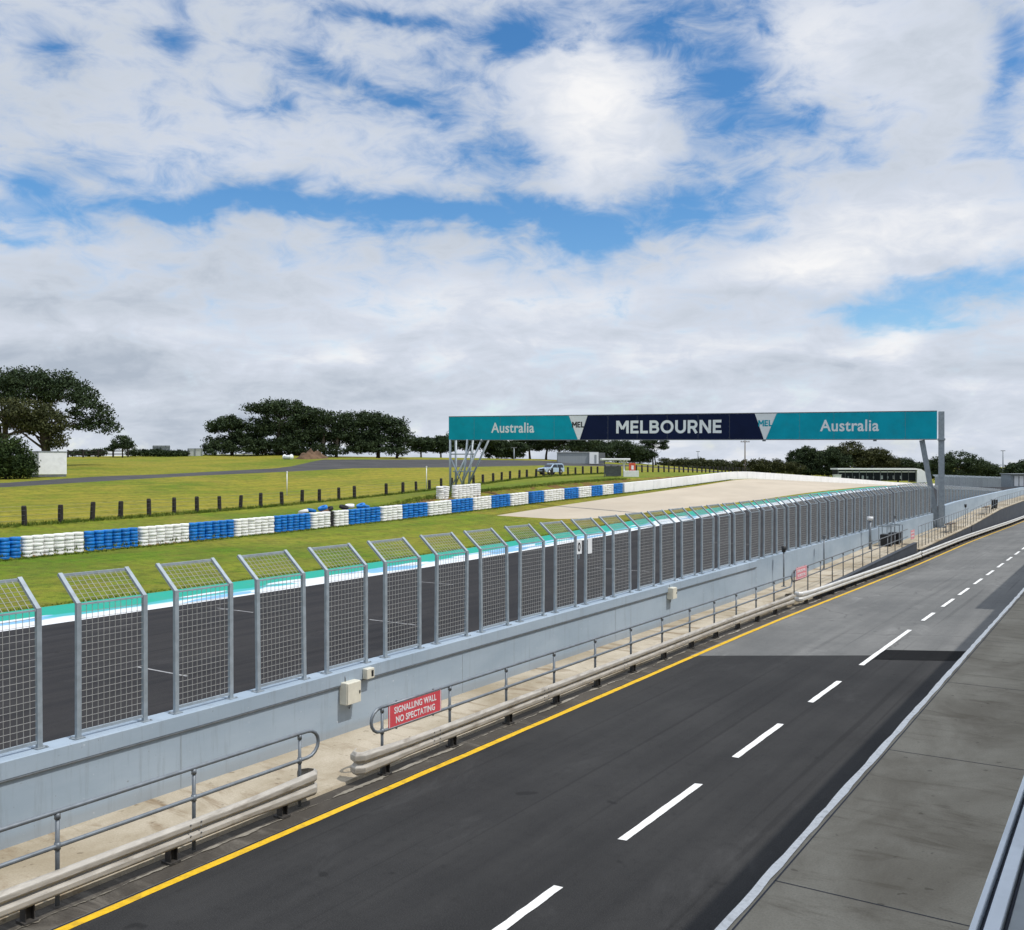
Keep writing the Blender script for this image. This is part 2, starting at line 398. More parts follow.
# ------------------------------------------------------------------ ground profiles
Z_TRACK = [(-40, 0), (38, .02), (60, .35), (92, 1.24), (112, 1.5), (141, 2.05), (185, 2.3), (240, 1.2), (290, 0), (340, -1.5)]
Z_BARR = [(-40, .3), (0, .5), (30, .7), (54, 1.15), (70, 1.55), (85, 2.05), (108, 2.65), (156, 3.95), (183, 3.3), (218, 2.35), (248, 1.4), (286, -.05), (340, -1.5)]
V_BARR = [(-40, 53), (30, 54.6), (54, 54), (120, 54), (156, 56), (183, 58), (218, 59), (248, 58.5), (286, 56), (320, 46), (340, 38)]
V_YEL = [(-40, 11.96), (60, 11.96), (120, 11.9), (340, 11.5)]
Z_PLAT = [(-40, .07), (40, .07), (44.5, .10), (69, .74), (70.4, .76), (71.2, .22), (97, .60), (118.7, 1.22), (143, 1.36), (340, 1.6)]
Z_LEFT = [(-40, 0), (36, 0), (50, -.18), (65, -.36), (90, -.46), (125, -.88), (200, -1.5), (340, -2)]
def lz(u, v):
    """pit lane height: the lane falls away to its left edge further along"""
    return max(0, min(1.1, (v - 4.6) / 7.36)) * smooth_tab(Z_LEFT, u, 4)
Z_WALL = [(-40, 1.46), (12, 1.48), (36, 1.61), (48, 1.66), (78, 1.80), (88, 1.86)]
Z_WALL2 = [(96, 2.35), (105, 2.5), (130, 2.62), (156, 2.66), (172, 2.6), (230, 2.0)]
def z_track(u): return smooth_tab(Z_TRACK, u, 9)
def z_barr(u): return smooth_tab(Z_BARR, u, 8)
def v_barr(u): return smooth_tab(V_BARR, u, 8)
def v_yel(u): return smooth_tab(V_YEL, u, 6)
def z_plat(u): return lerp_tab(Z_PLAT, u)
U_ST = sorted(set([round(-30 + 2.5 * i, 2) for i in range(141)] + [40, 44.5, 69, 70.4, 71.2, 74, 75, 76, 92.6]))
U_ST = [u for u in U_ST if u <= 318]

def strip(name, mat, a, b, us=U_ST, n=1, bulge=None):
    """sheet between two lines a(u), b(u) -> (v, z)"""
    m = MB(); rows = []
    for u in us:
        (v0, z0), (v1, z1) = a(u), b(u)
        row = []
        for k in range(n + 1):
            t = k / n; row.append(W(u, v0 + (v1 - v0) * t, z0 + (z1 - z0) * t + (bulge(u, t) if bulge else 0)))
        rows.append(row)
    m.loft(rows, False, False, True)
    o = m.build(name, mat); orient_up(o); return struct(o)
def orient_up(o):
    me = o.data; me.update()
    if sum(p.normal.z for p in me.polygons) < 0: me.flip_normals()

us_near = [u for u in U_ST if u <= 240]
strip('apron', M['apron'], lambda u: (-14, .0), lambda u: (4.60, .0), us_near)
strip('pit_lane', M['asphalt_old'], lambda u: (4.60, -.004), lambda u: (v_yel(u) + .16, lz(u, v_yel(u) + .16) - .004), us_near)
strip('verge', M['verge'], lambda u: (v_yel(u) + .16, lz(u, v_yel(u) + .16) - .004), lambda u: (v_yel(u) + .80, lz(u, 12.7) + .015), us_near, 3)
strip('platform_kerb', M['platform'], lambda u: (v_yel(u) + .80, lz(u, 12.7) + .015), lambda u: (v_yel(u) + .83, z_plat(u)), us_near)
strip('platform', M['platform'], lambda u: (v_yel(u) + .83, z_plat(u)), lambda u: (15.12, z_plat(u)), us_near)
strip('track_verge', M['asphalt_new'], lambda u: (15.44, z_track(u) - .02), lambda u: (17.4, z_track(u)), U_ST)
strip('track', M['asphalt_track'], lambda u: (17.4, z_track(u)), lambda u: (35.2, z_track(u)), U_ST)
strip('painted_runoff', M['runoff'], lambda u: (35.2, z_track(u)), lambda u: (39.6, z_track(u) + .02), U_ST)
# gravel trap wedge between painted strip and barrier
def gr_r(u): return lerp_tab([(74, 50.2), (74.6, 49.0), (76.2, 45.0), (80, 42.8), (100, 41.2), (120, 40.4), (318, 40.2)], u)
def gr_l(u): return lerp_tab([(74, 50.25), (74.6, 50.3), (76.2, 50.4), (80, 50.6), (97, 51.6), (130, 53.2), (168, 56.6), (176, 57.6)], u) if u < 176 else v_barr(u) - .15
def zmid(u, v):
    v0, v1 = 39.6, v_barr(u); t = min(1, max(0, (v - v0) / (v1 - v0)))
    return z_track(u) + .02 + (z_barr(u) - z_track(u) - .02) * t
def line_gr(u): v = min(gr_r(u), v_barr(u) - .3); return (v, zmid(u, v))
def line_gl(u): v = min(gr_l(u), v_barr(u) - .15); return (v, zmid(u, v))
U_G = [u for u in U_ST if u >= 74]; U_N = [u for u in U_ST if u <= 74]
U_G = sorted(set(U_G + [74.6, 76.2, 80]))
def barr(u): return (v_barr(u), z_barr(u))
strip('trackside_grass', M['grass'], lambda u: (39.6, z_track(u) + .02), lambda u: barr(u), U_N, 6)
strip('trackside_grass', M['grass_edge'], lambda u: (39.6, z_track(u) + .02), line_gr, U_G, 2)
strip('gravel_trap', M['gravel'], line_gr, line_gl, U_G, 4)
strip('trackside_grass', M['grass_edge'], line_gl, barr, U_G, 2)

# ---- land beyond the tyre barrier: bank, paddock, access road, hill, back slope
FEN = [(-40, 58.5, 1.6), (0, 61, 1.9), (36, 63.5, 2.05), (55, 69, 2.0), (69, 71, 2.2), (93, 72.7, 3.03), (124, 77, 4.35), (164, 78.5, 4.87), (222, 80, 4.3), (270, 82, 3.0), (340, 84, 1.5)]
def fen(u): return (smooth_tab([(a, b) for a, b, c in FEN], u, 8), smooth_tab([(a, c) for a, b, c in FEN], u, 8))
def pxd(u, v):
    d = u * CY + v * SY; return 512 + 950 * (u * SY - v * CY) / d, d
RN = [(-100, 490, 88), (0, 487.5, 95), (100, 481.3, 108), (160, 477.7, 120), (190, 476, 124), (291, 471.5, 142), (352, 468.3, 152), (446, 467.4, 165), (540, 465.4, 190), (640, 466.5, 240), (740, 474, 270), (860, 478, 330), (1000, 480, 400)]
RF = [(-100, 485.5, 95), (0, 483.2, 103), (100, 476.3, 118), (160, 474.4, 131), (190, 472.8, 136), (285, 467.8, 156), (322, 459.5, 186), (446, 459.6, 212), (540, 460.5, 236), (640, 465.5, 262), (740, 473, 300), (860, 478, 370), (1000, 480, 430)]
RIDGE = [(-100, 459, 195), (0, 458, 205), (65, 456.6, 205), (160, 455.5, 215), (200, 454.5, 220), (291, 454.0, 222), (327, 456.2, 220), (446, 457.6, 232), (540, 459, 262), (640, 463.5, 305), (740, 472, 335), (860, 477.5, 400), (1000, 479, 460)]
fx = sorted(((*pxd(u, fen(u)[0]),) for u in U_ST), key=lambda a: a[0])
def dF(x): return lerp_tab(fx, x)
def ray(tab, u):
    v, z = fen(u); x, d = pxd(u, v); xc = max(-100, min(1000, x))
    y = lerp_tab([(a, b) for a, b, c in tab], xc); dd = lerp_tab([(a, c) for a, b, c in tab], xc)
    k = dd / dF(xc)
    return u * k, v * k, EYE - (y - 465) * dd / 950
def land(name, mat, rows_of, n_sub):
    """rows_of(u) -> list of key points; each gap split into n_sub pieces with slight unevenness"""
    m = MB(); rows = []
    for u in U_ST:
        keys = rows_of(u); row = [Vector(keys[0])]
        for (a, b), n in zip(zip(keys, keys[1:]), n_sub):
            a, b = Vector(a), Vector(b)
            for k in range(1, n + 1):
                p = a.lerp(b, k / n)
                if 0 < k < n: p.z += .12 * math.sin(p.x * .31 + p.y * .17) * math.sin(p.y * .13 - p.x * .05)
                row.append(p)
        rows.append(row)
    m.loft(rows, False, False, True); o = m.build(name, mat); orient_up(o); return struct(o)
def Pb(u): v, z = barr(u); return W(u, v, z)
def Pd(u):                                                            # line between the worn earth strip and the bank
    v, z = barr(u); v2, z2 = fen(u); k = lerp_tab([(-30, .12), (45, .12), (62, .25), (72, .30), (80, .34), (110, .30), (130, .24), (200, .2)], u)
    return W(u, v + (v2 - v) * k, z + (z2 - z) * k + .12 + lerp_tab([(60, 0), (72, .75), (80, .95), (105, 1.0), (120, .85), (150, .45), (180, 0)], u))
def Pf(u): v, z = fen(u); return W(u, v, z)
def Pr(tab): return lambda u: W(*ray(tab, u))
def Pback(k, z): 
    def f(u):
        a, b, c = ray(RIDGE, u); return W(a * k, b * k, z if z is not None else c - 1.0)
    return f
land('earth_strip', M['grass_dirt'], lambda u: [Pb(u), Pb(u).lerp(Pd(u), .55) + Vector((0, 0, .1)), Pd(u)], [1, 2])
land('grass_bank', M['grass'], lambda u: [Pd(u), Pf(u)], [4])
land('paddock_grass', M['grass_dry'], lambda u: [Pf(u), Pr(RN)(u)], [8])
land('access_road', M['asphalt_road'], lambda u: [Pr(RN)(u), Pr(RF)(u)], [3])
land('hill_grass', M['grass_dry'], lambda u: [Pr(RF)(u), Pr(RIDGE)(u)], [6])
land('hill_back', M['grass_dry'], lambda u: [Pr(RIDGE)(u), Pback(1.12, None)(u), Pback(1.5, -3)(u), Pback(3, -6.5)(u)], [2, 3, 2])
gm = MB(); gm.add([W(-4000, 6000, -6), W(6000, 6000, -6), W(6000, -5000, -6), W(-4000, -5000, -6)], [(0, 1, 2, 3)])
o = gm.build('ground', M['grass_dry']); orient_up(o); struct(o)

def ground_at(px, d):
    """land height beyond the post fence in the direction px at depth d (interpolates the loft rows)"""
    pts = [(dF(px), None)] + [(lerp_tab([(a, c) for a, b, c in t], px), EYE - (lerp_tab([(a, b) for a, b, c in t], px) - 465) * lerp_tab([(a, c) for a, b, c in t], px) / 950) for t in (RN, RF, RIDGE)]
    best = min(U_ST, key=lambda u: abs(pxd(u, fen(u)[0])[0] - px)); pts[0] = (pts[0][0], fen(best)[1])
    pts.append((pts[-1][0] * 1.12, pts[-1][1] - 1)); pts.append((pts[-2][0] * 1.5, -3.0))
    return lerp_tab(pts, d)
def at(px, d, z=None):
    t = (px - 512) / 950
    return W(d * (CY + t * SY), d * (SY - t * CY), ground_at(px, d) if z is None else z)

# ------------------------------------------------------------------ lane markings and patches
def sheet(name, mat, polys, h):
    m = MB()
    for p in polys: m.add([W(u, v, h + lz(u, v)) for u, v in p], [tuple(range(len(p)))])
    o = m.build(name, mat); orient_up(o); return struct(o)
sheet('asphalt_patch', M['asphalt_new'], [[(-30, 4.62), (-30, v_yel(0) + .14), (29.0, v_yel(29) + .14), (32.3, 7.16), (31.55, 7.1), (32.85, 4.62)]], .001)
sheet('asphalt_patch', M['asphalt_black'], [[(31.55, 7.1), (33.4, 7.2), (34.75, 4.62), (32.85, 4.62)]], .0055)
rnd = random.Random(3)
m = MB()
dashes = [(3.8, 6.6), (9.0, 12.03), (14.1, 17.4), (19.4, 22.5), (25.0, 27.9), (30.5, 38.1), (40.7, 43.2), (45.3, 48.4), (50.0, 53.2)] + [(55.2 + 5.1 * k, 58.2 + 5.1 * k) for k in range(20)]
for a, b in dashes:                                                   # slightly ragged paint ends and edges
    n = max(4, int((b - a) / .25)); L = []; Rr = []
    for k in range(n + 1):
        u = a + (b - a) * k / n
        L.append(W(u + rnd.uniform(-.02, .02), 7.16 + rnd.uniform(-.006, .006), .0095 + lz(u, 7.16))); Rr.append(W(u + .03 + rnd.uniform(-.02, .02), 7.01 + rnd.uniform(-.006, .006), .0095 + lz(u, 7.01)))
    m.loft([[p, q] for p, q in zip(L, Rr)], False, False)
o = m.build('lane_dashes', M['line_white']); orient_up(o); struct(o)
def ragged(name, mat, a, b, us, h, jit):
    m = MB(); m.loft([[W(u, a(u) + rnd.uniform(-jit, jit), h + lz(u, a(u))), W(u, b(u) + rnd.uniform(-jit, jit), h + lz(u, b(u)))] for u in us], False, False)
    o = m.build(name, mat); orient_up(o); return struct(o)
fine_u = [-30 + .5 * i for i in range(80)] + [10 + i * .5 for i in range(380)]
ragged('edge_line', M['line_white'], lambda u: 4.552, lambda u: 4.69, fine_u, .0095, .016)
ragged('yellow_line', M['line_yellow'], lambda u: v_yel(u) - .075, lambda u: v_yel(u) + .085, fine_u, .0055, .008)
m = MB(); rq = random.Random(31); rowp = []                            # thin ragged line of broken concrete in the verge
u = -20.0; w_ = .02; vv = .40
while u < 60:
    w_ = max(.0, min(.055, w_ + rq.uniform(-.022, .022))); vv = max(.30, min(.52, vv + rq.uniform(-.018, .018)))
    v = v_yel(u) + vv; j1, j2 = rq.uniform(-.012, .012), rq.uniform(-.012, .012)
    rowp.append([W(u, v - w_ + j1, .020 + lz(u, v)), W(u, v + w_ + j2, .020 + lz(u, v))]); u += .07
m.loft(rowp, False, False)
o = m.build('crumbled_edge', M['crumb']); orient_up(o); struct(o)
m = MB()                                                              # apron joints and grid marks on the track
for u in (-2, 6, 14, 21.8, 29.5, 37.2, 45, 53, 61, 70, 80, 90):
    m.add([W(u - .012, 4.5, .004), W(u + .35 - .012, -14, .004), W(u + .35 + .012, -14, .004), W(u + .012, 4.5, .004)], [(0, 1, 2, 3)])
m.add([W(-30, 4.500, .004), W(-30, 4.475, .004), W(200, 4.475, .004), W(200, 4.500, .004)], [(0, 1, 2, 3)])
o = m.build('apron_joints', M['gasket']); orient_up(o); struct(o)
m = MB()
for u, a, b in ((27.3, 30.9, 33.2), (28.6, 23.2, 25.6), (39, 29.2, 31.6), (49, 22.9, 26.4), (58, 29, 32), (66, 23, 26), (18, 23.2, 25.6), (10, 30.6, 33)):
    z = z_track(u) + .006
    m.add([W(u, a, z), W(u, b, z), W(u + .08, b, z), W(u + .08, a, z)], [(0, 1, 2, 3)])
o = m.build('grid_markings', M['line_worn']); orient_up(o); struct(o)

# ------------------------------------------------------------------ pit wall
def wall_run(name, label, us, v0, v1, ztop, cap, z0=lambda u: -.1):
    org = W(us[0], (v0 + v1) / 2, 0); root = thing(name, label, 'wall', org)
    m = MB(); ch = .25 if cap else 0
    m.loft([[W(u, v0, z0(u)), W(u, v0, ztop(u) - ch), W(u, v1, ztop(u) - ch), W(u, v1, z0(u))] for u in us], True)
    orient(m.build('wall_face', M['wall'], root, org))
    if cap:
        c = MB(); e = .055
        c.loft([[W(u, v0 - e, ztop(u) - .29), W(u, v0 - e, ztop(u) - .012), W(u, v0 - e + .02, ztop(u)), W(u, v1 + e, ztop(u)), W(u, v1 + e, ztop(u) - .29), W(u, v1 + .003, ztop(u) - .29), W(u, v1 + .003, ztop(u) - .245), W(u, v0 - .003, ztop(u) - .245), W(u, v0 - .003, ztop(u) - .29)] for u in us], True)
        orient(c.build('coping', M['wall'], root, org))
        d = MB(); d.tube([W(u, v0 - .026, ztop(u) - .318) for u in us], .024, 6); d.build('conduit', M['rail_steel'], root, org)
    if not cap: return root
    j = MB()                                                          # vertical movement joints
    k = us[0] + 4.6
    while k < us[-1] - 1:
        j.box(W(k, v0 - .001, ztop(k) / 2 - .15), (.006, .012, max(.2, ztop(k) - .5))); k += 9.0
    j.build('movement_joint', M['galv_far'], root, org)
    return root
zw = lambda u: lerp_tab(Z_WALL, u); zw2 = lambda u: lerp_tab(Z_WALL2, u)
wall_run('pit_wall', 'pale blue grey pit wall with projecting coping under the nearest mesh fence panels', [-20, 12, 24, 36, 44.2], 15.1, 15.46, zw, True)
wall_run('pit_wall', 'blue grey pit wall without coping, running from the coping end to the gantry leg', [44.22, 48, 60, 78, 92], 15.13, 15.46, zw, False)
wall_run('pit_wall', 'higher blue grey pit wall stretch beyond the gantry leg at right', [97.5, 105, 118, 130, 156, 172, 230], 15.0, 15.4, zw2, False)

# ------------------------------------------------------------------ debris fence panels
VF = 15.28
def make_panel(label, w, H, oh_v, oh_z, ps, wm, gm, group, wire=.0042, pitch=.112):
    root = thing('fence_panel', label, 'fence panel', (0, 0, 0), group)
    post_m = None
    for sgn in (-1, 1):
        m = MB(); y = sgn * (w / 2 - ps / 2)
        m.box((0, y, H / 2 + .006), (ps * .8, ps, H - .012))
        m.bar((0, y, H - .02), (-oh_v, y, H + oh_z), ps * .9, ps * .62, (0, 0, 1))
        p = m.build('post', gm, root)
        b = MB(); b.box((0, y + sgn * .015, .006), (.19, .20, .012)); b.box((.07, y + sgn * .085, .02), (.025, .025, .02)); b.box((-.07, y + sgn * .085, .02), (.025, .025, .02))
        b.build('base_plate', M['galv_far'], p)
    m = MB(); m.box((0, 0, .10), (.045, w - 2 * ps - .004, .05)); m.build('bottom_rail', gm, root)
    m = MB(); m.box((-oh_v + .01, 0, H + oh_z - .03), (.05, w - 2 * ps - .004, .05)); m.build('top_rail', gm, root)
    m = MB(); m.box((.002, 0, H - .03), (.03, w - 2 * ps - .004, .03)); m.build('bend_rail', gm, root)
    iw = w - 2 * ps
    m = MB(); n = max(3, round(iw / pitch)); nz = round((H - .2) / pitch)
    for k in range(1, n): m.bar((0, -iw / 2 + iw * k / n, .12), (0, -iw / 2 + iw * k / n, H - .03), wire * 2)
    for k in range(1, nz): m.bar((.004, -iw / 2, .12 + (H - .17) * k / nz), (.004, iw / 2, .12 + (H - .17) * k / nz), wire * 2)
    m.build('mesh_infill', wm, root)
    m = MB(); no = max(3, round(math.hypot(oh_v, oh_z) / pitch))
    for k in range(1, n): m.bar((0, -iw / 2 + iw * k / n, H), (-oh_v, -iw / 2 + iw * k / n, H + oh_z), wire * 2)
    for k in range(1, no): t = k / no; m.bar((-oh_v * t, -iw / 2, H + oh_z * t), (-oh_v * t, iw / 2, H + oh_z * t), wire * 2)
    m.build('overhang_mesh', wm, root)
    return root
GP = 'cranked mesh panels bolted along the pit wall'
first = None; idx = 0; panel_u = []; rt0 = random.Random(17)
u = 9.5 - 2.03 * 2 + .80; n_pan = 0
while u < 91.5:
    n_pan += 1; loc = W(u, VF, zw(u) + .001)
    if n_pan <= 30: lab = f'galvanised mesh fence panel with cranked top, {ordinal(max(1, n_pan - 1))} full panel from the left photo edge'
    else: lab = f'cranked mesh fence panel, {ordinal(44 - n_pan)} from the gantry leg back towards the camera'
    if n_pan == 1: lab = 'galvanised mesh fence panel cut off by the left photo edge, beyond the part seen whole'
    if n_pan == 2: lab = 'mesh fence panel cut off by the left photo edge, only its right part in view'
    if n_pan > 2 and n_pan <= 30: lab = f'cranked mesh fence panel on the pit wall, {ordinal(n_pan - 2)} complete one from the left'
    panel_u.append(u)
    if first is None:
        first = make_panel(lab, 1.40, 2.33, .56, .47, .085, M['wire'], M['galv'], GP, .0036); first.location = loc
    else:
        q = dup(first, loc + Vector((rt0.uniform(-.012, .012), rt0.uniform(-.02, .02), 0)), lab); q.rotation_euler = (R(rt0.uniform(-.35, .35)), R(rt0.uniform(-.5, .5)), R(rt0.uniform(-.7, .7)))
    u += 2.016
N_MAIN = n_pan
for o in [o for o in COL.objects if o.get('category') == 'fence panel']:
    pass
# beyond the gantry the fence goes on, lower
GP2 = 'mesh panels on the wall beyond the gantry'
first2 = None; k = 0; u = 98.6
while u < 152:
    k += 1; loc = W(u, 15.75, zw2(u) - .1 - 1.75 * (u - 98) / 54)
    lab = f'grey mesh fence panel on the higher wall, {ordinal(k)} beyond the gantry leg'
    if first2 is None: first2 = make_panel(lab, 1.5, 1.35 + .25, .5, .35, .10, M['wire'], M['galv'], GP2, .006, .15); first2.location = loc
    else: dup(first2, loc, lab)
    u += 2.05
# far fence across the end of the straight
GP3 = 'mesh panels of the far fence at the end of the straight'
first3 = None
A3, B3 = at(935, 190, 3.6), at(1012, 230, 3.9); n3 = 14
rz3 = math.atan2((B3 - A3).y, (B3 - A3).x) - math.pi / 2
fw = (B3 - A3).length / n3
for k in range(n3):
    loc = A3.lerp(B3, (k + .5) / n3); loc.z = EYE - (lerp_tab([(935, 487.5), (1012, 488)], 935 + 77 * (k + .5) / n3) - 465) * (190 + 40 * (k + .5) / n3) / 950
    lab = f'tall grey panel of the far mesh fence, {ordinal(k + 1)} from its left end'
    if first3 is None: first3 = make_panel(lab, fw * .97, 2.2, .5, .4, .12, M['galv_far'], M['galv_far'], GP3, .022, .15); first3.location = loc; first3.rotation_euler = (0, 0, rz3)
    else: dup(first3, loc, lab)
rt = thing('far_wall', 'low pale concrete base wall under the far mesh fence at right', 'wall', A3)
m = MB(); m.loft([[p + Vector((0, 0, z)) + q for z, q in ((-6, Vector()), (-.03 + dz, Vector()), (-.03 + dz, Vector((0, .5, 0))), (-6, Vector((0, .5, 0))))] for p, dz in ((Vector((A3.x, A3.y, 0)), EYE - 22.5 * 190 / 950), (Vector((B3.x, B3.y, 0)), EYE - 23 * 230 / 950))], True)
orient(m.build('wall_face', M['shed'], rt, A3))
C3, D3 = at(1012, 205, 2.0), at(1050, 205, 2.0)
rt = thing('end_building', 'grey building with pale glazed bay at the right photo edge behind the fences', 'building', C3)
rzz = math.atan2((D3 - C3).y, (D3 - C3).x); rt.rotation_euler = (0, 0, rzz)
m = MB(); m.box((4, 2, .7), (8.6, 4, 3.0)); m.build('wall', M['galv_far'], rt)
m = MB(); m.box((4, 1.6, 2.28), (9.2, 5, .14)); m.build('roof', M['shed'], rt)
for k in range(4):
    m = MB(); m.box((.9 + 1.1 * k, -.02, .75), (.95, .05, 2.2)); w_ = m.build('window', M['sign_white'], rt)
    m = MB(); m.box((.42 + 1.1 * k, -.05, .75), (.05, .06, 2.3)); m.build('frame', M['rail_dark'], w_)

# ------------------------------------------------------------------ number plates in the fence
def plate(u, v, z, w, h, body, label):
    rt = thing('marker_plate', label, 'sign', W(u, v, z))
    m = MB(); m.box((0, 0, 0), (.012, w, h)); m.build('panel', M['sign_white'], rt)
    if body:
        mt = Matrix.Translation((.0075, 0, 0)) @ Matrix(((0, 0, 1), (1, 0, 0), (0, 1, 0))).to_4x4()
        text_mesh(body, h * .66, M['black'], 'numeral', rt, mt, .03, w * .52, .002)
        b = MB(); b.box((0, 0, -h / 2 - .08), (.014, .03, .16)); b.build('bracket', M['galv'], rt)
    return rt
pu = panel_u[10]
plate(pu + 1.0, VF + .05, zw(28) + 1.93, .36, .46, '0', 'small white plate with a black numeral in the gap between two fence panels')
plate(pu + 1.55, VF - .06, zw(28) + 1.93, .28, .50, None, 'blank white plate hung on a fence panel beside the numbered plate')

# ------------------------------------------------------------------ guardrails and handrails
def resample(us, step):
    n = max(1, int((us[1] - us[0]) / step)); return [us[0] + (us[1] - us[0]) * k / n for k in range(n + 1)]
PROF = [(.0, .0), (.018, .004), (.066, .045), (.070, .060), (.070, .115), (.062, .128), (.012, .160), (.006, .175), (.012, .190), (.062, .222), (.070, .235), (.070, .290), (.066, .305), (.018, .346), (.0, .35)]
def guardrail(label, u0, u1, voff, z0, mat, step, flare0=True, flare1=True, first=.7, group='steel guardrails along the pit lane'):
    vr = lambda u: v_yel(u) + voff; zl = lambda u: lz(u, 12.4)
    org = W(u0, vr(u0), 0); root = thing('guardrail', label, 'guardrail', org, group)
    us = resample((u0, u1), .6)
    path = [(u, vr(u)) for u in us]; nose0 = 4 if flare0 else 0; nose1 = 4 if flare1 else 0
    if flare0: path = [(u0 - .10, vr(u0) + .30), (u0 - .26, vr(u0) + .22), (u0 - .30, vr(u0) + .10), (u0 - .22, vr(u0) + .02)] + path[1:]
    if flare1: path = path[:-1] + [(u1 + .22, vr(u1) + .02), (u1 + .30, vr(u1) + .10), (u1 + .26, vr(u1) + .22), (u1 + .10, vr(u1) + .30)]
    def off(i, d):
        a = path[max(0, i - 1)]; b = path[min(len(path) - 1, i + 1)]
        t = Vector((b[0] - a[0], b[1] - a[1])).normalized(); nrm = Vector((t.y, -t.x))
        return path[i][0] + nrm.x * d, path[i][1] + nrm.y * d
    m = MB(); rows = []
    for i in range(len(path)):
        row = []; e = min(i, 99) if nose0 else 99; e = min(e, len(path) - 1 - i) if nose1 else e
        kz = 1.28 if e < 4 else (1.14 if e == 4 else 1.0); z_ = lambda z: z0 + zl(path[i][0]) + (z - .175) * kz + .175
        for d, z in PROF: uu, vv = off(i, d); row.append(W(uu, vv, z_(z)))
        for d, z in reversed(PROF): uu, vv = off(i, d - .010); row.append(W(uu, vv, z_(z)))
        rows.append(row)
    m.loft(rows, True, True, False); orient(m.build('w_beam', mat, root, org))
    k = u0 + 1.9                                                      # lapped joints, each with its eight bolts
    while k < min(u1 - .5, 75):
        j = MB()
        for zz in (.05, .125, .225, .30):
            for kk in (k, k + .2): j.tube([W(kk, vr(kk) - .072, z0 + zz + zl(kk)), W(kk, vr(kk) - .082, z0 + zz + zl(kk))], .014, 6)
        j.build('joint_bolts', M['rail_dark'], root, org); k += step * 2
    k = u0 + first
    while k < u1:
        p = MB(); zc = (z0 + .30) / 2 - .03 + zl(k); hh = z0 + .30
        p.box(W(k, vr(k) + .085, zc), (.012, .13, hh)); p.box(W(k - .06, vr(k) + .085, zc), (.14, .012, hh)); p.box(W(k + .06, vr(k) + .085, zc), (.14, .012, hh))
        p.box(W(k, vr(k) + .09, .03 + zl(k)), (.22, .20, .03)); p.build('post', M['stub'], root, org); k += step
    return root
def handrail(label, u0, u1, voff, zt, zm, zb, step, mat, loop0=True, loop1=True, r=.033, first=.55):
    vr = lambda u: v_yel(u) + voff
    org = W(u0, vr(u0), zb(u0)); root = thing('handrail', label, 'handrail', org, 'pipe handrails on the signalling platform')
    us = resample((u0, u1), 1.2); pts_t = [W(u, vr(u), zt(u)) for u in us]; pts_m = [W(u, vr(u), zm(u)) for u in us]
    def arc(u, sgn):
        c = (zt(u) + zm(u)) / 2; h = (zt(u) - zm(u)) / 2
        return [W(u + sgn * h * math.sin(math.pi * k / 8) * 1.15, vr(u), c + h * math.cos(math.pi * k / 8)) for k in range(1, 8)]
    m = MB()
    if loop1: path = pts_t + arc(u1, 1) + pts_m[::-1]
    else: path = None
    if loop0 and loop1: path = path + arc(u0, -1)[::-1] + [pts_t[0]]
    elif loop0: path = pts_t[::-1] + arc(u0, -1) + pts_m
    if path: m.tube(path, r, 10)
    else: m.tube(pts_t, r, 10); m.tube(pts_m, r, 10)
    m.build('rail', mat, root, org)
    u = u0 + .05
    while u < u1 + .02:
        p = MB(); p.tube([W(u, vr(u), zb(u)), W(u, vr(u), zt(u) - r * .6)], r * .95, 8); p.tube([W(u, vr(u), zm(u) - .05), W(u, vr(u), zm(u) + .05)], r * 1.35, 8); p.tube([W(u, vr(u), zt(u) - .10), W(u, vr(u), zt(u) - .02)], r * 1.3, 8)
        p.build('post', mat, root, org); u += step
    return root
CZ = lambda z: (lambda u: z)
guardrail('aged cream guardrail at lower left ending in a rounded nose before the gap', -6.0, 12.25, .50, .25, M['beam'], 2.3, False, True, 1.66)
handrail('steel two pipe handrail at lower left with looped end, above the nearest guardrail', -6.24, 12.40, .62, CZ(1.36), CZ(.88), CZ(.05), 2.30, M['rail_steel'], False, True)
guardrail('long cream guardrail from the gap below the red sign to the platform ramp', 14.0, 41.2, .50, .25, M['beam'], 2.24, True, True, .5)
handrail('long steel two pipe handrail carrying the red signalling sign at its looped near end', 14.4, 41.3, .62, CZ(1.36), CZ(.88), CZ(.05), 2.24, M['rail_steel'])
guardrail('pale clean guardrail in front of the first dark ramp wall', 42.6, 70.2, .42, .25, M['beam_new'], 2.24)
handrail('dark pipe handrail rising along the first ramp with a pink sign on its near end', 42.9, 68.6, .94, lambda u: lerp_tab([(42, 1.40), (69, 1.86)], u), lambda u: lerp_tab([(42, .92), (69, 1.36)], u), lambda u: z_plat(u), 2.16, M['rail_dark'], True, False, .028)
guardrail('pale guardrail stretch beyond the first ramp, running out of the photo at right', 70.6, 235, .42, .25, M['beam_new'], 2.3, False, False)
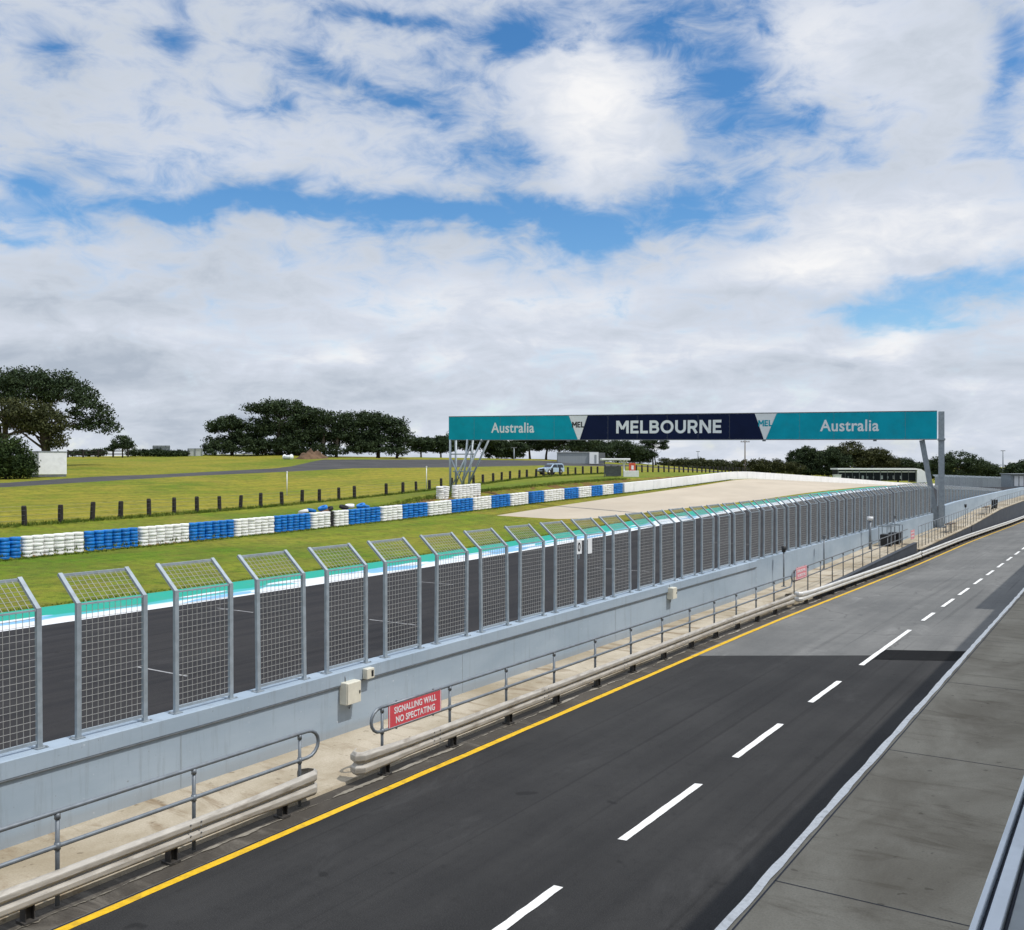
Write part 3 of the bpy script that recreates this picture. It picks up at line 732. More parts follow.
# ramp side walls
def ramp_wall(label, u0, u1, voff, zb):
    org = W(u0, v_yel(u0) + voff, 0); root = thing('ramp_wall', label, 'wall', org)
    us = [u for u in U_ST if u0 < u < u1]; us = [u0] + us + [u1]
    m = MB(); m.loft([[W(u, v_yel(u) + voff - .16, lz(u, 12.6) - .05), W(u, v_yel(u) + voff - .16, z_plat(u) + .02), W(u, v_yel(u) + voff + .01, z_plat(u) + .02), W(u, v_yel(u) + voff + .01, -.05)] for u in us], True)
    orient(m.build('wall_face', M['charcoal'], root, org))
    m = MB(); m.loft([[W(u, v_yel(u) + voff - .19, z_plat(u) + .022), W(u, v_yel(u) + voff - .19, z_plat(u) + .09), W(u, v_yel(u) + voff + .05, z_plat(u) + .09), W(u, v_yel(u) + voff + .05, z_plat(u) + .022)] for u in us], True)
    orient(m.build('coping', M['platform'] if u0 > 60 else M['charcoal'], root, org)); return root
ramp_wall('charcoal side wall of the first signalling ramp behind the pale guardrail', 45.5, 70.3, .82, 0)
ramp_wall('dark side wall of the second ramp below the gantry leg, topped by a tan edge', 71.4, 96.2, .82, 0)
ramp_wall('tallest dark side wall of the raised platform at the right photo edge', 96.6, 238, .82, 0)
# baluster railings further along
def balustrade(label, u0, u1, voff, htop, step, mat):
    vr = lambda u: v_yel(u) + voff; org = W(u0, vr(u0), z_plat(u0)); root = thing('railing', label, 'railing', org, 'upright bar railings on the raised platform')
    us = resample((u0, u1), 1.0); zz = lambda u: smooth_tab(Z_PLAT, u, .5) + .09
    m = MB(); m.tube([W(u, vr(u), zz(u) + htop) for u in us], .028, 8); m.build('top_rail', mat, root, org)
    m = MB(); m.tube([W(u, vr(u), zz(u) + htop * .52) for u in us], .020, 6); m.build('mid_rail', mat, root, org)
    u = u0
    while u <= u1 + .01:
        p = MB(); p.tube([W(u, vr(u), zz(u)), W(u, vr(u), zz(u) + htop)], .024, 6); p.build('baluster', mat, root, org); u += step
    return root
balustrade('galvanised upright bar railing on the second ramp beside the gantry leg', 72.0, 96.0, .86, 1.55, 1.3, M['rail_steel'])
balustrade('galvanised upright bar railing on the raised platform beyond the gantry', 97.2, 176, .86, 1.3, 1.9, M['rail_steel'])

# red signalling signs
def rail_sign(label, u0, u1, v, z0, z1, matp, lines, size):
    c = W((u0 + u1) / 2, v, (z0 + z1) / 2); rt = thing('rail_sign', label, 'sign', c); w, h = u1 - u0, z1 - z0
    m = MB(); m.box((0, 0, 0), (.010, w, h)); m.build('panel', matp, rt)
    b = MB()
    for s in (-1, 1):
        b.box((.0065, 0, s * (h / 2 - .030)), (.004, w - .04, .014)); b.box((.0065, s * (w / 2 - .027), 0), (.004, .014, h - .074))
    b.build('border', M['sign_white'], rt)
    B = Matrix(((0, 0, 1), (1, 0, 0), (0, 1, 0))).to_4x4()
    for i, t in enumerate(lines):
        text_mesh(t, size, M['sign_white'], 'lettering', rt, Matrix.Translation((.0075, 0, h * (.19 - .38 * i))) @ B, .02, w * (.80 if i == 0 else .74), .002)
    k = MB()
    for s in (-.35, .35): k.box((-.012, s * w, h / 2 + .0), (.02, .04, .06)); k.box((-.012, s * w, -h / 2), (.02, .04, .06))
    k.build('clamp', M['rail_steel'], rt); return rt
rail_sign('red sign reading SIGNALLING WALL NO SPECTATING on the handrail beside the cream wall box', 14.62, 16.35, v_yel(15) + .60, .86, 1.38, M['red'], ['SIGNALLING WALL', 'NO SPECTATING'], .135)
rail_sign('faded pink sign on the looped near end of the first ramp handrail', 42.85, 44.5, v_yel(43) + .82, 1.0, 1.55, M['pinkred'], ['SIGNALLING WALL', 'NO SPECTATING'], .13)
rail_sign('faded pink sign at the top of the first ramp, beside the black monitor boxes', 68.9, 70.2, v_yel(69) + .80, 1.12, 1.75, M['pinkred'], ['SIGNALLING WALL', 'NO SPECTATING'], .13)

# wall boxes
def wall_box(label, u, z, w, h, d, extra=True):
    rt = thing('junction_box', label, 'electrical box', W(u, 15.1, z))
    m = MB(); m.rbox((d / 2 + .002, 0, 0), (d, w, h), .015); m.build('cabinet', M['cream_box'], rt)
    m = MB(); m.rbox((d + .014, 0, 0), (.022, w * .94, h * .95), .006); dd = m.build('door', M['cream_box'], rt)
    m = MB(); m.box((d + .032, w * .36, 0), (.016, .03, .06)); m.build('latch', M['black'], dd)
    m = MB(); m.tube([(.05, w * .2, -h / 2), (.05, w * .2, -h / 2 - .10), (.02, w * .2, -h / 2 - .16)], .016, 8); m.tube([(.06, -w * .2, h / 2), (.06, -w * .2, h / 2 + .12)], .016, 8); m.build('cable', M['rail_steel'], rt)
    return rt
wall_box('large cream electrical box on the pit wall left of the red sign', 16.1, 1.02, .46, .50, .24)
rt = thing('socket_box', 'small cream socket box at the coping just right of the large cream box', 'electrical box', W(16.72, 15.045, 1.34))
m = MB(); m.rbox((.075, 0, 0), (.15, .26, .24), .012); m.build('housing', M['cream_box'], rt)
m = MB(); m.box((.152, .05, 0), (.008, .07, .14)); m.build('socket', M['black'], rt)
wall_box('white electrical box on the coping at the middle of the pit wall', 34.1, 1.25, .40, .44, .24)

# slim posts with heads along the platform
def head_post(label, u, v, h, kind):
    z = z_plat(u); rt = thing('platform_post', label, 'post', W(u, v, z), 'slim posts standing along the pit wall')
    m = MB(); m.tube([(0, 0, 0), (0, 0, h)], .04 if kind != 2 else .085, 8); m.box((0, 0, .012), (.2, .2, .024)); m.build('pole', M['rail_steel'], rt)
    m = MB()
    if kind == 0: m.tube([(0, 0, h - .05), (0, .02, h + .25)], [.09, .13], 10); m.build('lamp_head', M['black'], rt)
    elif kind == 1: m.box((.02, .05, h + .06), (.16, .22, .14)); m.build('camera_head', M['rail_dark'], rt)
    else: m.tube([(0, 0, h), (0, 0, h + .08), (0, 0, h + .25)], [.1, .2, .2], 10); m.build('lamp_head', M['white'], rt)
    return rt
head_post('slim post with a black drum head beside the near pink sign', 46.9, 14.6, 1.75, 0)
head_post('slim grey post with small box head, left of the white capped post', 54.2, 14.6, 1.75, 1)
head_post('thicker post with a white cap against the pit wall, midway up the first ramp', 65.3, 14.6, 1.9, 2)
head_post('slim post left of the black monitor boxes on the first ramp', 73.5, 14.7, 2.1, 1)
head_post('slim dark headed post on the raised platform beyond the gantry leg', 104.5, 14.2, 1.2, 0)
for i, (u, v, lab) in enumerate(((67.9, 14.1, 'black monitor box in a steel frame at the top of the first ramp'), (69.5, 13.9, 'second black monitor box in a steel frame, nearer the pink sign'))):
    z = z_plat(u); rt = thing('monitor_stand', lab, 'monitor box', W(u, v, z))
    m = MB(); m.rbox((0, 0, .42), (.7, .9, .75), .03); m.build('case', M['black'], rt)
    m = MB()
    for sx in (-.4, .4):
        for sy in (-.52, .52): m.bar((sx, sy, 0), (sx, sy, 1.35), .045)
    for sx in (-.4, .4): m.bar((sx, -.52, 1.32), (sx, .52, 1.32), .045)
    for sy in (-.52, .52): m.bar((-.4, sy, 1.32), (.4, sy, 1.32), .045)
    m.build('frame', M['galv_far'], rt)
rt = thing('waste_bin', 'black wheeled bin at the far end of the raised platform', 'bin', W(119, 13.2, z_plat(119)))
m = MB(); m.loft([[Vector((x * s, y * s, z)) for x, y in ((-.3, -.28), (.3, -.28), (.3, .28), (-.3, .28))] for s, z in ((.78, .1), (1, 1.0))], True); m.build('body', M['black'], rt)
m = MB(); m.rbox((0, 0, 1.05), (.68, .64, .09), .02); m.build('lid', M['black'], rt)
for s in (-.22, .22):
    m = MB(); m.tube([(-.25, s - .03, .1), (-.25, s + .03, .1)], .1, 12); m.build('wheel', M['rubber'], rt)
for u, lab in ((88.5, 'timber work bench with rail on the second ramp near the gantry foot'), (112, 'small timber bench on the raised platform at the right')):
    z = z_plat(u); rt = thing('bench', lab, 'bench', W(u, 13.2, z))
    m = MB(); m.box((0, 0, .72), (.5, 2.4, .06)); m.build('top', M['mound'], rt)
    for sx in (-.2, .2):
        for sy in (-1.1, 1.1):
            m = MB(); m.bar((sx, sy, 0), (sx, sy, .69), .05); m.build('leg', M['rail_dark'], rt)

# ------------------------------------------------------------------ overhead gantry
GL, GR = W(83.985, 63.40, 0), W(92.9, 14.913, 0)
gdir = (GR - GL); GLEN = 49.33; gang = math.atan2(gdir.y, gdir.x)
zl_b, zl_t, zr_b, zr_t = 8.99, 11.50, 8.55, 11.04
gan = thing('overhead_gantry', 'long overhead sign gantry spanning the track with teal and navy panels', 'gantry', (GL.x, GL.y, 0), None, gang)
def gz(s, top): k = s / GLEN; return (zl_t + (zr_t - zl_t) * k) if top else (zl_b + (zr_b - zl_b) * k)
def gpanel(name, mat, s0b, s0t, s1b, s1t, y0, y1, parent=gan):
    m = MB(); pts = [(s0b, 0), (s1b, 0), (s1t, 1), (s0t, 1)]
    m.prism(pts, lambda s, t, y: Vector((s, y, gz(s, bool(t)))), y0, y1); return orient(m.build(name, mat, parent))
tl = gpanel('teal_panel', M['teal'], 0, 0, 15.01, 14.02, -.06, .0); nv = gpanel('navy_panel', M['navy'], 15.25, 16.11, 33.95, 33.10, -.06, .0)
tr = gpanel('teal_panel', M['teal'], 34.17, 35.19, 49.25, 49.25, -.06, .0)
wl = gpanel('white_panel', M['sign_white'], 15.03, 14.04, 15.23, 16.09, -.058, .0); wr = gpanel('white_panel', M['sign_white'], 33.97, 33.12, 34.15, 35.17, -.058, .0)
GB = Matrix(((1, 0, 0), (0, 0, -1), (0, 1, 0))).to_4x4()
tilt = Matrix.Rotation(math.atan2(zr_b - zl_b, GLEN) , 4, 'Y').inverted()
def gtext(body, s, hgt, wid, mat, parent, bold, zoff=0.0):
    z = (gz(s, 0) + gz(s, 1)) / 2 + zoff
    return text_mesh(body, hgt, mat, 'lettering', parent, Matrix.Translation((s, -.066, z)) @ tilt @ GB, bold, wid, .006)
gtext('Australia', 7.64, 1.10, 5.0, M['sign_white'], tl, .018, .03); block_text('MELBOURNE', 1.30, 10.75, M['sign_white'], 'lettering', nv, Matrix.Translation((24.55, -.066, (gz(24.55, 0) + gz(24.55, 1)) / 2 + .02)) @ tilt @ GB); gtext('Australia', 41.75, 1.10, 5.2, M['sign_white'], tr, .018, .03)
for s_, mt_, pa_ in ((15.05, 'black', wl), (34.1, 'teal', wr)): block_text('MEL', .60, 1.3, M[mt_], 'lettering', pa_, Matrix.Translation((s_, -.064, (gz(s_, 0) + gz(s_, 1)) / 2 + .3)) @ tilt @ GB)
m = MB(); m.prism([(.05, 0), (49.15, 0), (49.15, 1), (.05, 1)], lambda s, t, y: Vector((s, y, gz(s, bool(t)) + (-.05 if t else .05))), .004, .7); orient(m.build('box_beam', M['shed'], gan))
m = MB(); 
for t in (0, 1): m.bar((0, -.03, gz(0, t) + (.04 if t else -.04)), (49.25, -.03, gz(49.25, t) + (.04 if t else -.04)), .10, .07)
m.build('trim', M['rail_dark'], gan)
m = MB()
for k in range(5): s = 4 + 10 * k; m.box((s, -.10, gz(s, 0) - .14), (.3, .25, .12))
m.build('bracket', M['rail_dark'], gan)
for par, ss in ((tl, (3.1, 6.2, 9.3, 12.4)), (nv, (18.3, 21.4, 24.5, 27.6, 30.7)), (tr, (37.3, 40.4, 43.5, 46.6))):
    m = MB()
    for s_ in ss:
        m.box((s_, -.0605, (gz(s_, 0) + gz(s_, 1)) / 2), (.018, .004, 2.36))
        for e_ in (-1.1, -.55, 0, .55, 1.1): m.tube([(s_ - .09, -.060, (gz(s_, 0) + gz(s_, 1)) / 2 + e_), (s_ - .09, -.068, (gz(s_, 0) + gz(s_, 1)) / 2 + e_)], .022, 6)
    m.build('panel_seam', M['rail_dark'], par)
zgR = z_plat(92.5)
for name, a, b in (('leg', (49.62, .25, zgR - .1), (49.62, .25, zr_t)), ('leg', (49.62, 1.0, zgR - .1), (49.62, 1.0, zr_t)), ('brace', (48.0, .55, zr_b - .08), (49.35, .62, zgR - .1))):
    m = MB(); m.bar(a, b, .48 if name == 'leg' else .46, .48 if name == 'leg' else .46, (0, 1, 0)); 
    p = m.build(name, M['galv_far'], gan)
    m = MB(); m.box((b[0] if name == 'brace' else a[0], a[1], zgR + .05), (.75, .75, .09)); m.build('foot_plate', M['rail_dark'], p)
m = MB(); m.box((49.62, .6, zr_b - .03), (.62, 1.5, .16)); m.build('head_plate', M['galv_far'], gan)
zgL = 2.6
for a, b, r in (((.15, 0, zgL), (.15, 0, zl_b), .13), ((.15, 1.4, zgL), (.15, 1.4, zl_b), .13), ((1.6, 0, zgL), (2.25, 0, zl_b), .12), ((1.6, 1.4, zgL), (2.25, 1.4, zl_b), .12), ((1.0, -.4, zgL), (4.0, 0, zl_b), .11), ((.9, 1.6, zgL), (4.2, 1.4, zl_b), .11)):
    m = MB(); m.tube([a, b], r, 10); m.build('leg', M['galv'], gan)
for a, b in (((.15, 0, 3.5), (2.1, 0, 7.2)), ((2.0, 0, 3.4), (.25, 0, 6.9)), ((.15, .7, 5.5), (2.6, .7, 5.5)), ((.15, 0, 7.4), (3.2, .2, 7.4)), ((.15, 1.4, 4.0), (2.0, 1.4, 8.4))):
    m = MB(); m.tube([a, b], .07, 8); m.build('brace', M['galv'], gan)
m = MB(); m.rbox((1.1, -.25, 3.5), (.7, .4, 1.1), .03); m.build('control_box', M['rail_dark'], gan)

# ------------------------------------------------------------------ tyre barrier
TR, TH = .328, .214
def tyre_mesh():
    m = MB(); prof = [(.16, .03), (.16, TH - .03), (.22, TH - .002), (.30, TH - .006), (.322, TH - .030), (.328, TH / 2), (.322, .030), (.30, .006), (.22, .002)]
    n = 14; vs = []; fs = []
    for i in range(n):
        a = 2 * math.pi * i / n
        vs += [(r * math.cos(a), r * math.sin(a), z) for r, z in prof]
    P = len(prof)
    for i in range(n):
        for j in range(P): fs.append((i * P + j, ((i + 1) % n) * P + j, ((i + 1) % n) * P + (j + 1) % P, i * P + (j + 1) % P))
    me = bpy.data.meshes.new('tyre'); me.from_pydata(vs, [], fs); me.update(); me.polygons.foreach_set('use_smooth', [True] * len(fs)); return me
TYRE = {}
for k in ('tyre_blue', 'tyre_white', 'tyre_black'):
    TYRE[k] = tyre_mesh(); TYRE[k].materials.append(M[k])
rt_ = random.Random(11)
def tyre_block(label, u0, u1, mat, rows=6, tilt=0.0, cat='tyre stack', group='painted tyre blocks of the barrier', back=True, vfun=None, zfun=None, top_mat=None):
    vf = vfun or (lambda u: v_barr(u) + .36); zf = zfun or z_barr
    um = (u0 + u1) / 2; org = W(um, vf(um), zf(um)); root = thing('tyre_block', label, cat, org, group)
    n = max(1, round((u1 - u0) / .64)); sp = (u1 - u0) / n
    for i in range(n):
        u = u0 + sp * (i + .5); base = W(u, vf(u), zf(u) - .03) - org
        colm = TYRE[mat]
        prev = None
        for r in range(rows):
            ob = bpy.data.objects.new('tyre', colm); COL.objects.link(ob)
            if r == 0: ob.name = 'tyre_column'; ob.parent = root; prev = ob; ob.location = base + Vector((rt_.uniform(-.02, .02), rt_.uniform(-.01, .01), 0)); ob.scale = (sp / .64, sp / .64, 1); ob.rotation_euler = (tilt, 0, rt_.uniform(0, 3))
            else: ob.parent = prev; ob.location = (rt_.uniform(-.022, .022), rt_.uniform(-.022, .022), r * TH)
    return root
# edges of the painted blocks along the barrier (metres along the lane)
ED = [27.6, 30.9, 34.9, 38.7, 42.6, 46.4, 50.2, 53.9, 58.2, 62.1, 65.0, 68.6, 72.2, 75.7, 78.9, 82.3, 85.8, 89.1, 93.5, 96.8, 99.9, 102.7, 105.7, 108.2]
nb = nw = 0
for i, (a, b) in enumerate(zip(ED, ED[1:])):
    blue = i % 2 == 0
    if blue: nb += 1; lab = f'block of stacked blue painted tyres in the barrier, {ordinal(nb)} blue one from the left'
    else: nw += 1; lab = f'block of stacked white painted tyres in the barrier, {ordinal(nw)} white one from the left'
    gap = .05
    if (a, b) == (53.9, 58.2):
        tyre_block('block of white painted tyres left of the dark column in the barrier', a + gap, 56.0, 'tyre_white')
        tyre_block('single bare dark tyre column standing between two white tyre blocks', 56.0, 56.45, 'tyre_black')
        tyre_block('narrow block of white painted tyres right of the dark column in the barrier', 56.5, b - gap, 'tyre_white')
    else: tyre_block(lab, a + gap, b - gap, 'tyre_blue' if blue else 'tyre_white')
tyre_block('block of stacked white tyres leading out of the photo at the left edge', 23.8, 27.55, 'tyre_white')
# white stacks behind the barrier at the gantry foot and loose spare tyres
zst = lambda u: z_barr(u) + .40
tyre_block('leaning end stack of white tyres behind the barrier at the gantry foot', 75.6, 77.1, 'tyre_white', 9, .10, 'tyre stack', 'white tyre stacks at the gantry foot', True, lambda u: 58.5, zst)
tyre_block('large stack of white tyres behind the barrier below the gantry leg', 77.8, 82.4, 'tyre_white', 9, 0, 'tyre stack', 'white tyre stacks at the gantry foot', True, lambda u: 58.2, zst)
i = 0
for u, v, mt, h, word in ((55.0, 56.2, 'tyre_white', 0, 'white loose tyre lying left of the spare tyre heap behind the barrier'), (56.2, 56.6, 'tyre_blue', 0, 'blue loose tyre at the left of the spare heap behind the barrier'),
        (57.0, 56.0, 'tyre_blue', .2, 'blue loose tyre leaning on top of the spare heap, left side'), (58.4, 56.7, 'tyre_black', 0, 'bare black loose tyre in the middle of the spare heap'), (59.6, 56.2, 'tyre_black', .1, 'bare black loose tyre propped beside the white one in the heap'),
        (60.6, 56.4, 'tyre_white', .15, 'white loose tyre in the middle of the spare heap behind a blue block'), (61.6, 56.0, 'tyre_blue', .12, 'blue loose tyre at the right of the spare heap'), (62.6, 56.5, 'tyre_blue', 0, 'blue loose tyre at the far right end of the spare heap')):
    zz = z_barr(u) + (fen(u)[1] - z_barr(u)) * .12 + 1.0 + h
    heap = bpy.data.objects.new('loose_tyre', TYRE[mt]); COL.objects.link(heap); heap.location = W(u, v, zz); heap.rotation_euler = (.3 * math.sin(u * 3), .35 * math.cos(u * 5), u); heap.scale = (1.25, 1.25, 1.25)
    tag(heap, word, 'tyre', 'loose spare tyres behind the barrier')
m = MB(); rr = random.Random(5)                                       # heap of earth under the loose tyres
def mound(name, label, u0, u1, v, w, h, mat, zf):
    org = W((u0 + u1) / 2, v, zf((u0 + u1) / 2)); m = MB(); rows = []
    for i in range(17):
        t = i / 16; u = u0 + (u1 - u0) * t; hh = h * math.sin(math.pi * t) ** .6 * (1 + .25 * math.sin(i * 2.1))
        rows.append([W(u, v + w * (k / 8 - .5), zf(u) - .25 + hh * max(0, math.sin(math.pi * k / 8)) * (1 + .2 * math.sin(k * 1.7 + i))) for k in range(9)])
    m.loft(rows, False, False, True); o = m.build(name, mat, None, org); o.location = org; orient_up(o); return tag(o, label, 'earth mound')
mound('earth_mound', 'low brown earth bank under the loose spare tyres behind the barrier', 53.0, 64.5, 56.6, 2.8, .95, M['mound'], lambda u: z_barr(u) + .3)
mp = at(312, 196)
mound('earth_mound', 'brown spoil mound on the hill beside the asphalt below the big trees', mp.y - 3.5, mp.y + 3.8, -mp.x, 5, 1.7, M['mound'], lambda u: mp.z)
# continuous white barrier past the last blue block
us = [108.3] + [u for u in U_ST if 109 < u <= 318]
org = Pb(108.3); wb = thing('white_barrier', 'continuous white faced barrier curving past the gravel trap into the distance', 'barrier', org)
m = MB(); m.loft([[W(u, v_barr(u), z_barr(u) - .1), W(u, v_barr(u), z_barr(u) + 1.25), W(u, v_barr(u) + .65, z_barr(u) + 1.25), W(u, v_barr(u) + .65, z_barr(u) - .1)] for u in us], True); orient(m.build('face', M['concrete_white'], wb, org))
m = MB()
for k in range(14):
    u = 111 + k * 6.2; m.box(W(u, v_barr(u) - .004, z_barr(u) + .6), (.02, .06, 1.2))
m.build('seam', M['shed_roof'], wb, org)

# ------------------------------------------------------------------ post and wire fence behind the barrier
fu = [(x) for x in ()]
rf = random.Random(21)
pf = thing('post_fence', 'long fence of dark timber posts and thin wire along the paddock behind the barrier', 'fence', Pf(30)); org = Pf(30)
posts_u = [33.3 + 3.02 * k - .0035 * k * k + rf.uniform(-.2, .2) for k in range(72)]
for i, u in enumerate(posts_u):
    if 80.4 < u < 83.2: continue
    v, z = fen(u); h = 1.42 + rf.uniform(-.08, .08); w = .36 + rf.uniform(-.03, .03)
    m = MB(); lean = Vector((rf.uniform(-.05, .05), rf.uniform(-.05, .05), 0)); b0 = W(u, v, z - .1)
    m.loft([[b0 + (lean * (zz / h)) + Vector((w / 2 * s * math.cos(math.pi / 4 + k * math.pi / 4), w / 2 * s * math.sin(math.pi / 4 + k * math.pi / 4), zz)) for k in range(8)] for zz, s in ((0, 1), (h - .04, .95), (h + .06, .75))], True)
    m.build('post', M['timber_dark'], pf, org)
m = MB()
for hz in (.35, .7, 1.05, 1.32): m.tube([W(u, fen(u)[0] - .14, fen(u)[1] + hz) for u in posts_u], .007, 4)
m.build('wire', M['rail_steel'], pf, org)
for px, d, h, lab in ((287, 104, 2.7, 'thin white marker pole in the paddock left of the asphalt area'), (426.5, 119, 2.9, 'thin white marker pole just left of the gantry leg, behind the post fence')):
    p = at(px, d); o = MB(); o.tube([(0, 0, 0), (0, 0, h)], [.06, .05], 8); o.box((0, 0, h - .1), (.12, .12, .16)); q = o.build('marker_pole', M['white']); q.location = p; tag(q, lab, 'pole')

# ------------------------------------------------------------------ rough grass along barrier foot, fence line and track edge
def tufts(name, n, fn, h0, h1, mat, seed):
    r = random.Random(seed); m = MB()
    for _ in range(n):
        p = fn(r); h = r.uniform(h0, h1)
        for _b in range(3):
            a = r.uniform(0, 6.28); w = r.uniform(.015, .035) * (1 + h); d = Vector((math.cos(a), math.sin(a), 0)); l = Vector((r.gauss(0, .35) * h, r.gauss(0, .35) * h, h * r.uniform(.6, 1)))
            q = p + Vector((r.gauss(0, .06), r.gauss(0, .06), -.02)); m.add([q - d * w, q + d * w, q + l], [(0, 1, 2)])
    o = m.build(name, mat); o['kind'] = 'stuff'; return o
M['tuft'] = foliage('rough_grass_blades', (.055, .110, .010), (.16, .19, .03))
def _foot(r): u = r.uniform(24, 150); return W(u, v_barr(u) - abs(r.gauss(0, .28)) - .02, z_barr(u))
def _fence(r): u = r.uniform(30, 150); v, z = fen(u); return W(u, v + r.gauss(0, .35), z)
def _berm(r): u = r.uniform(26, 120); p = Pd(u); return p + Vector((r.gauss(0, .7), 0, -.04))
def _edge(r): u = r.uniform(12, 95); return W(u, 39.65 + abs(r.gauss(0, .25)), z_track(u) + .02)
tufts('rough_grass', 6000, _foot, .05, .17, M['tuft'], 1); tufts('rough_grass', 7000, _fence, .12, .42, M['tuft'], 2); tufts('rough_grass', 6000, _berm, .10, .35, M['tuft'], 3); tufts('rough_grass', 4000, _edge, .04, .14, M['tuft'], 4)

# ------------------------------------------------------------------ trees
def tree(name, label, base, lobes, trunk, leaf, leafsize, dens, seed, cat='tree', group=None, bark='bark', clump=1.5, flat=.6, scatter=.9):
    """lobes: (dx, dy, dz, rx, ry, rz) envelopes in metres from the base, filled with flattened leaf clumps"""
    r = random.Random(seed); root = thing(name, label, cat, base, group)
    right = Vector((CY, SY, 0)); back = Vector((-SY, CY, 0))
    L = lambda a, b, c: right * a + back * b + Vector((0, 0, c))
    m = MB(); clumps = []
    for (dx, dy, dz, rx, ry, rz) in lobes:
        rx, ry, rz = rx * 1.06, ry * 1.05, rz * 1.1
        n = max(6, int(dens * (rx * ry * rz) ** .666 / (clump * clump) * 9.0))
        for _ in range(n):
            while True:
                p = Vector((r.gauss(0, 1), r.gauss(0, 1), r.gauss(0, 1)))
                if p.length > .01: break
            p.normalize(); 
            if p.z < -.3: p.z *= .5
            k = r.uniform(.45, 1.0) ** .6
            c = L(dx + p.x * rx * k, dy + p.y * ry * k, dz + p.z * rz * k); s = clump * r.uniform(.5, 1.25)
            clumps.append((c, s))
    for c, s in clumps:
        nl = int(3.6 * (s / leafsize) ** 2.0 * (.6 + .4 * flat)) + 24
        for _ in range(nl):
            q = Vector((r.gauss(0, .5), r.gauss(0, .5), r.gauss(0, .5)))
            if q.length > 1.15: q = q.normalized() * 1.15
            q = Vector((q.x * s, q.y * s, q.z * s * flat)) + c
            nrm = Vector((r.gauss(0, 1), r.gauss(0, 1), r.gauss(.5, 1))).normalized(); t = nrm.orthogonal().normalized()
            t.rotate(Matrix.Rotation(r.uniform(0, 6.28), 3, nrm)); b = nrm.cross(t); a = leafsize * r.uniform(.45, .95)
            m.add([q - t * a * .9, q + b * a * .42, q + t * a * .9 + nrm * a * .2, q - b * a * .42], [(0, 1, 2, 3)])
    m.build('crown', M[leaf], root)
    for (tx, ty, top, rad) in trunk:
        t = MB(); pts = [L(tx, ty, -.3)]; rs = [rad * 1.15]
        cen = min(lobes, key=lambda l: abs(l[0] - tx) + abs(l[2] - top)); ex = tx + (cen[0] - tx) * .3
        for k in (.25, .5, .75, 1.0): pts.append(L(tx + (ex - tx) * k + r.uniform(-.15, .15) * rad * 2, ty + r.uniform(-.2, .2) * rad, top * k)); rs.append(rad * (1 - .35 * k))
        t.tube(pts, rs, 9)
        near = sorted(clumps, key=lambda c: (c[0] - pts[-1]).length)
        for c, s in near[::max(1, len(near) // 14)][:14]:
            st = pts[r.choice((2, 3, 4, 4))]; mid = st.lerp(c, .55) + Vector((0, 0, r.uniform(-.4, .6)))
            t.tube([st, mid, c], [rad * .30, rad * .17, rad * .06], 6)
        t.build('trunk', M[bark], root)
    return root
PX = lambda d: d / 950.0
# big umbrella pine behind the white box
d = 152; k = PX(d); b = at(50, d)
def lob(cx, cy, rx, rz, ry=None, px0=50, base_y=None, kk=None):
    """envelope from photo-scale sizes: centre offsets and radii in metres"""
    return (cx, 0, cy, rx, ry or rx * .8, rz)
tree('pine_tree', 'huge dark umbrella pine spreading behind the white box at left', b,
     [(-6.5, 1, 13.6, 5.5, 5, 1.5), (-1.5, 0, 13.4, 5.5, 5, 1.8), (3.0, 0, 11.6, 4.2, 4.5, 1.7), (6.6, 0, 8.7, 2.7, 3, 2.1), (8.6, 0, 6.4, 1.9, 2.5, 1.4), (-3, -1, 11, 5, 4, 1.4), (4.8, 0, 6.6, 1.9, 2, .9), (-9, 0, 11.5, 3, 4, 2)],
     [(-.4, 0, 8.5, .75), (-7.4, 1, 9, .55)], 'pine_leaf', .36, .98, 1, clump=1.35)
d = 140; b = at(34, d)
tree('pine_tree', 'olive green lower pine in front of the huge umbrella pine, trunk behind the white box', b,
     [(-4.5, 0, 8.6, 3.2, 3, 1.7), (-.5, 0, 8.5, 3.6, 3, 1.7), (2.4, 0, 6.6, 2.8, 2.5, 1.9), (0, 0, 6.4, 3.0, 2.4, 1.2), (3.2, 0, 4.2, 1.5, 1.5, 1.5), (-2.5, 0, 6.6, 2.6, 2.4, .8)],
     [(1.7, 0, 5.5, .62), (-5.2, 0, 6.5, .35)], 'olive_leaf', .33, 1.0, 2, clump=1.15)
d = 113; b = at(6, d)
tree('bush', 'dense dark green bush standing at the left end of the white box', b,
     [(-1.2, 0, 2.7, 2.3, 1.8, 2.3), (1.0, 0, 2.3, 1.7, 1.6, 2.1), (2.1, 0, 1.3, 1.2, 1.2, 1.4), (-3.6, 0, 2.2, 1.6, 1.5, 2.0), (.3, 0, .9, 2.6, 1.4, 1.0)], [(0, 0, 1.5, .15), (1.6, 0, 1.2, .12)], 'bush_leaf', .26, 1.5, 3, 'bush', clump=.75, flat=.9)
d = 198; b = at(122, d)
tree('small_tree', 'small round dark tree alone on the ridge right of the umbrella pine', b, [(0, 0, 3.0, 1.9, 1.6, 1.5), (.9, 0, 2.4, 1.3, 1.3, 1.0), (-1.5, 0, 2.2, .9, .9, .6), (-2.6, 0, 1.7, 1.0, .7, .25)], [(.1, 0, 2.2, .16)], 'pine_leaf', .28, 1.3, 4, clump=.7)
d = 202
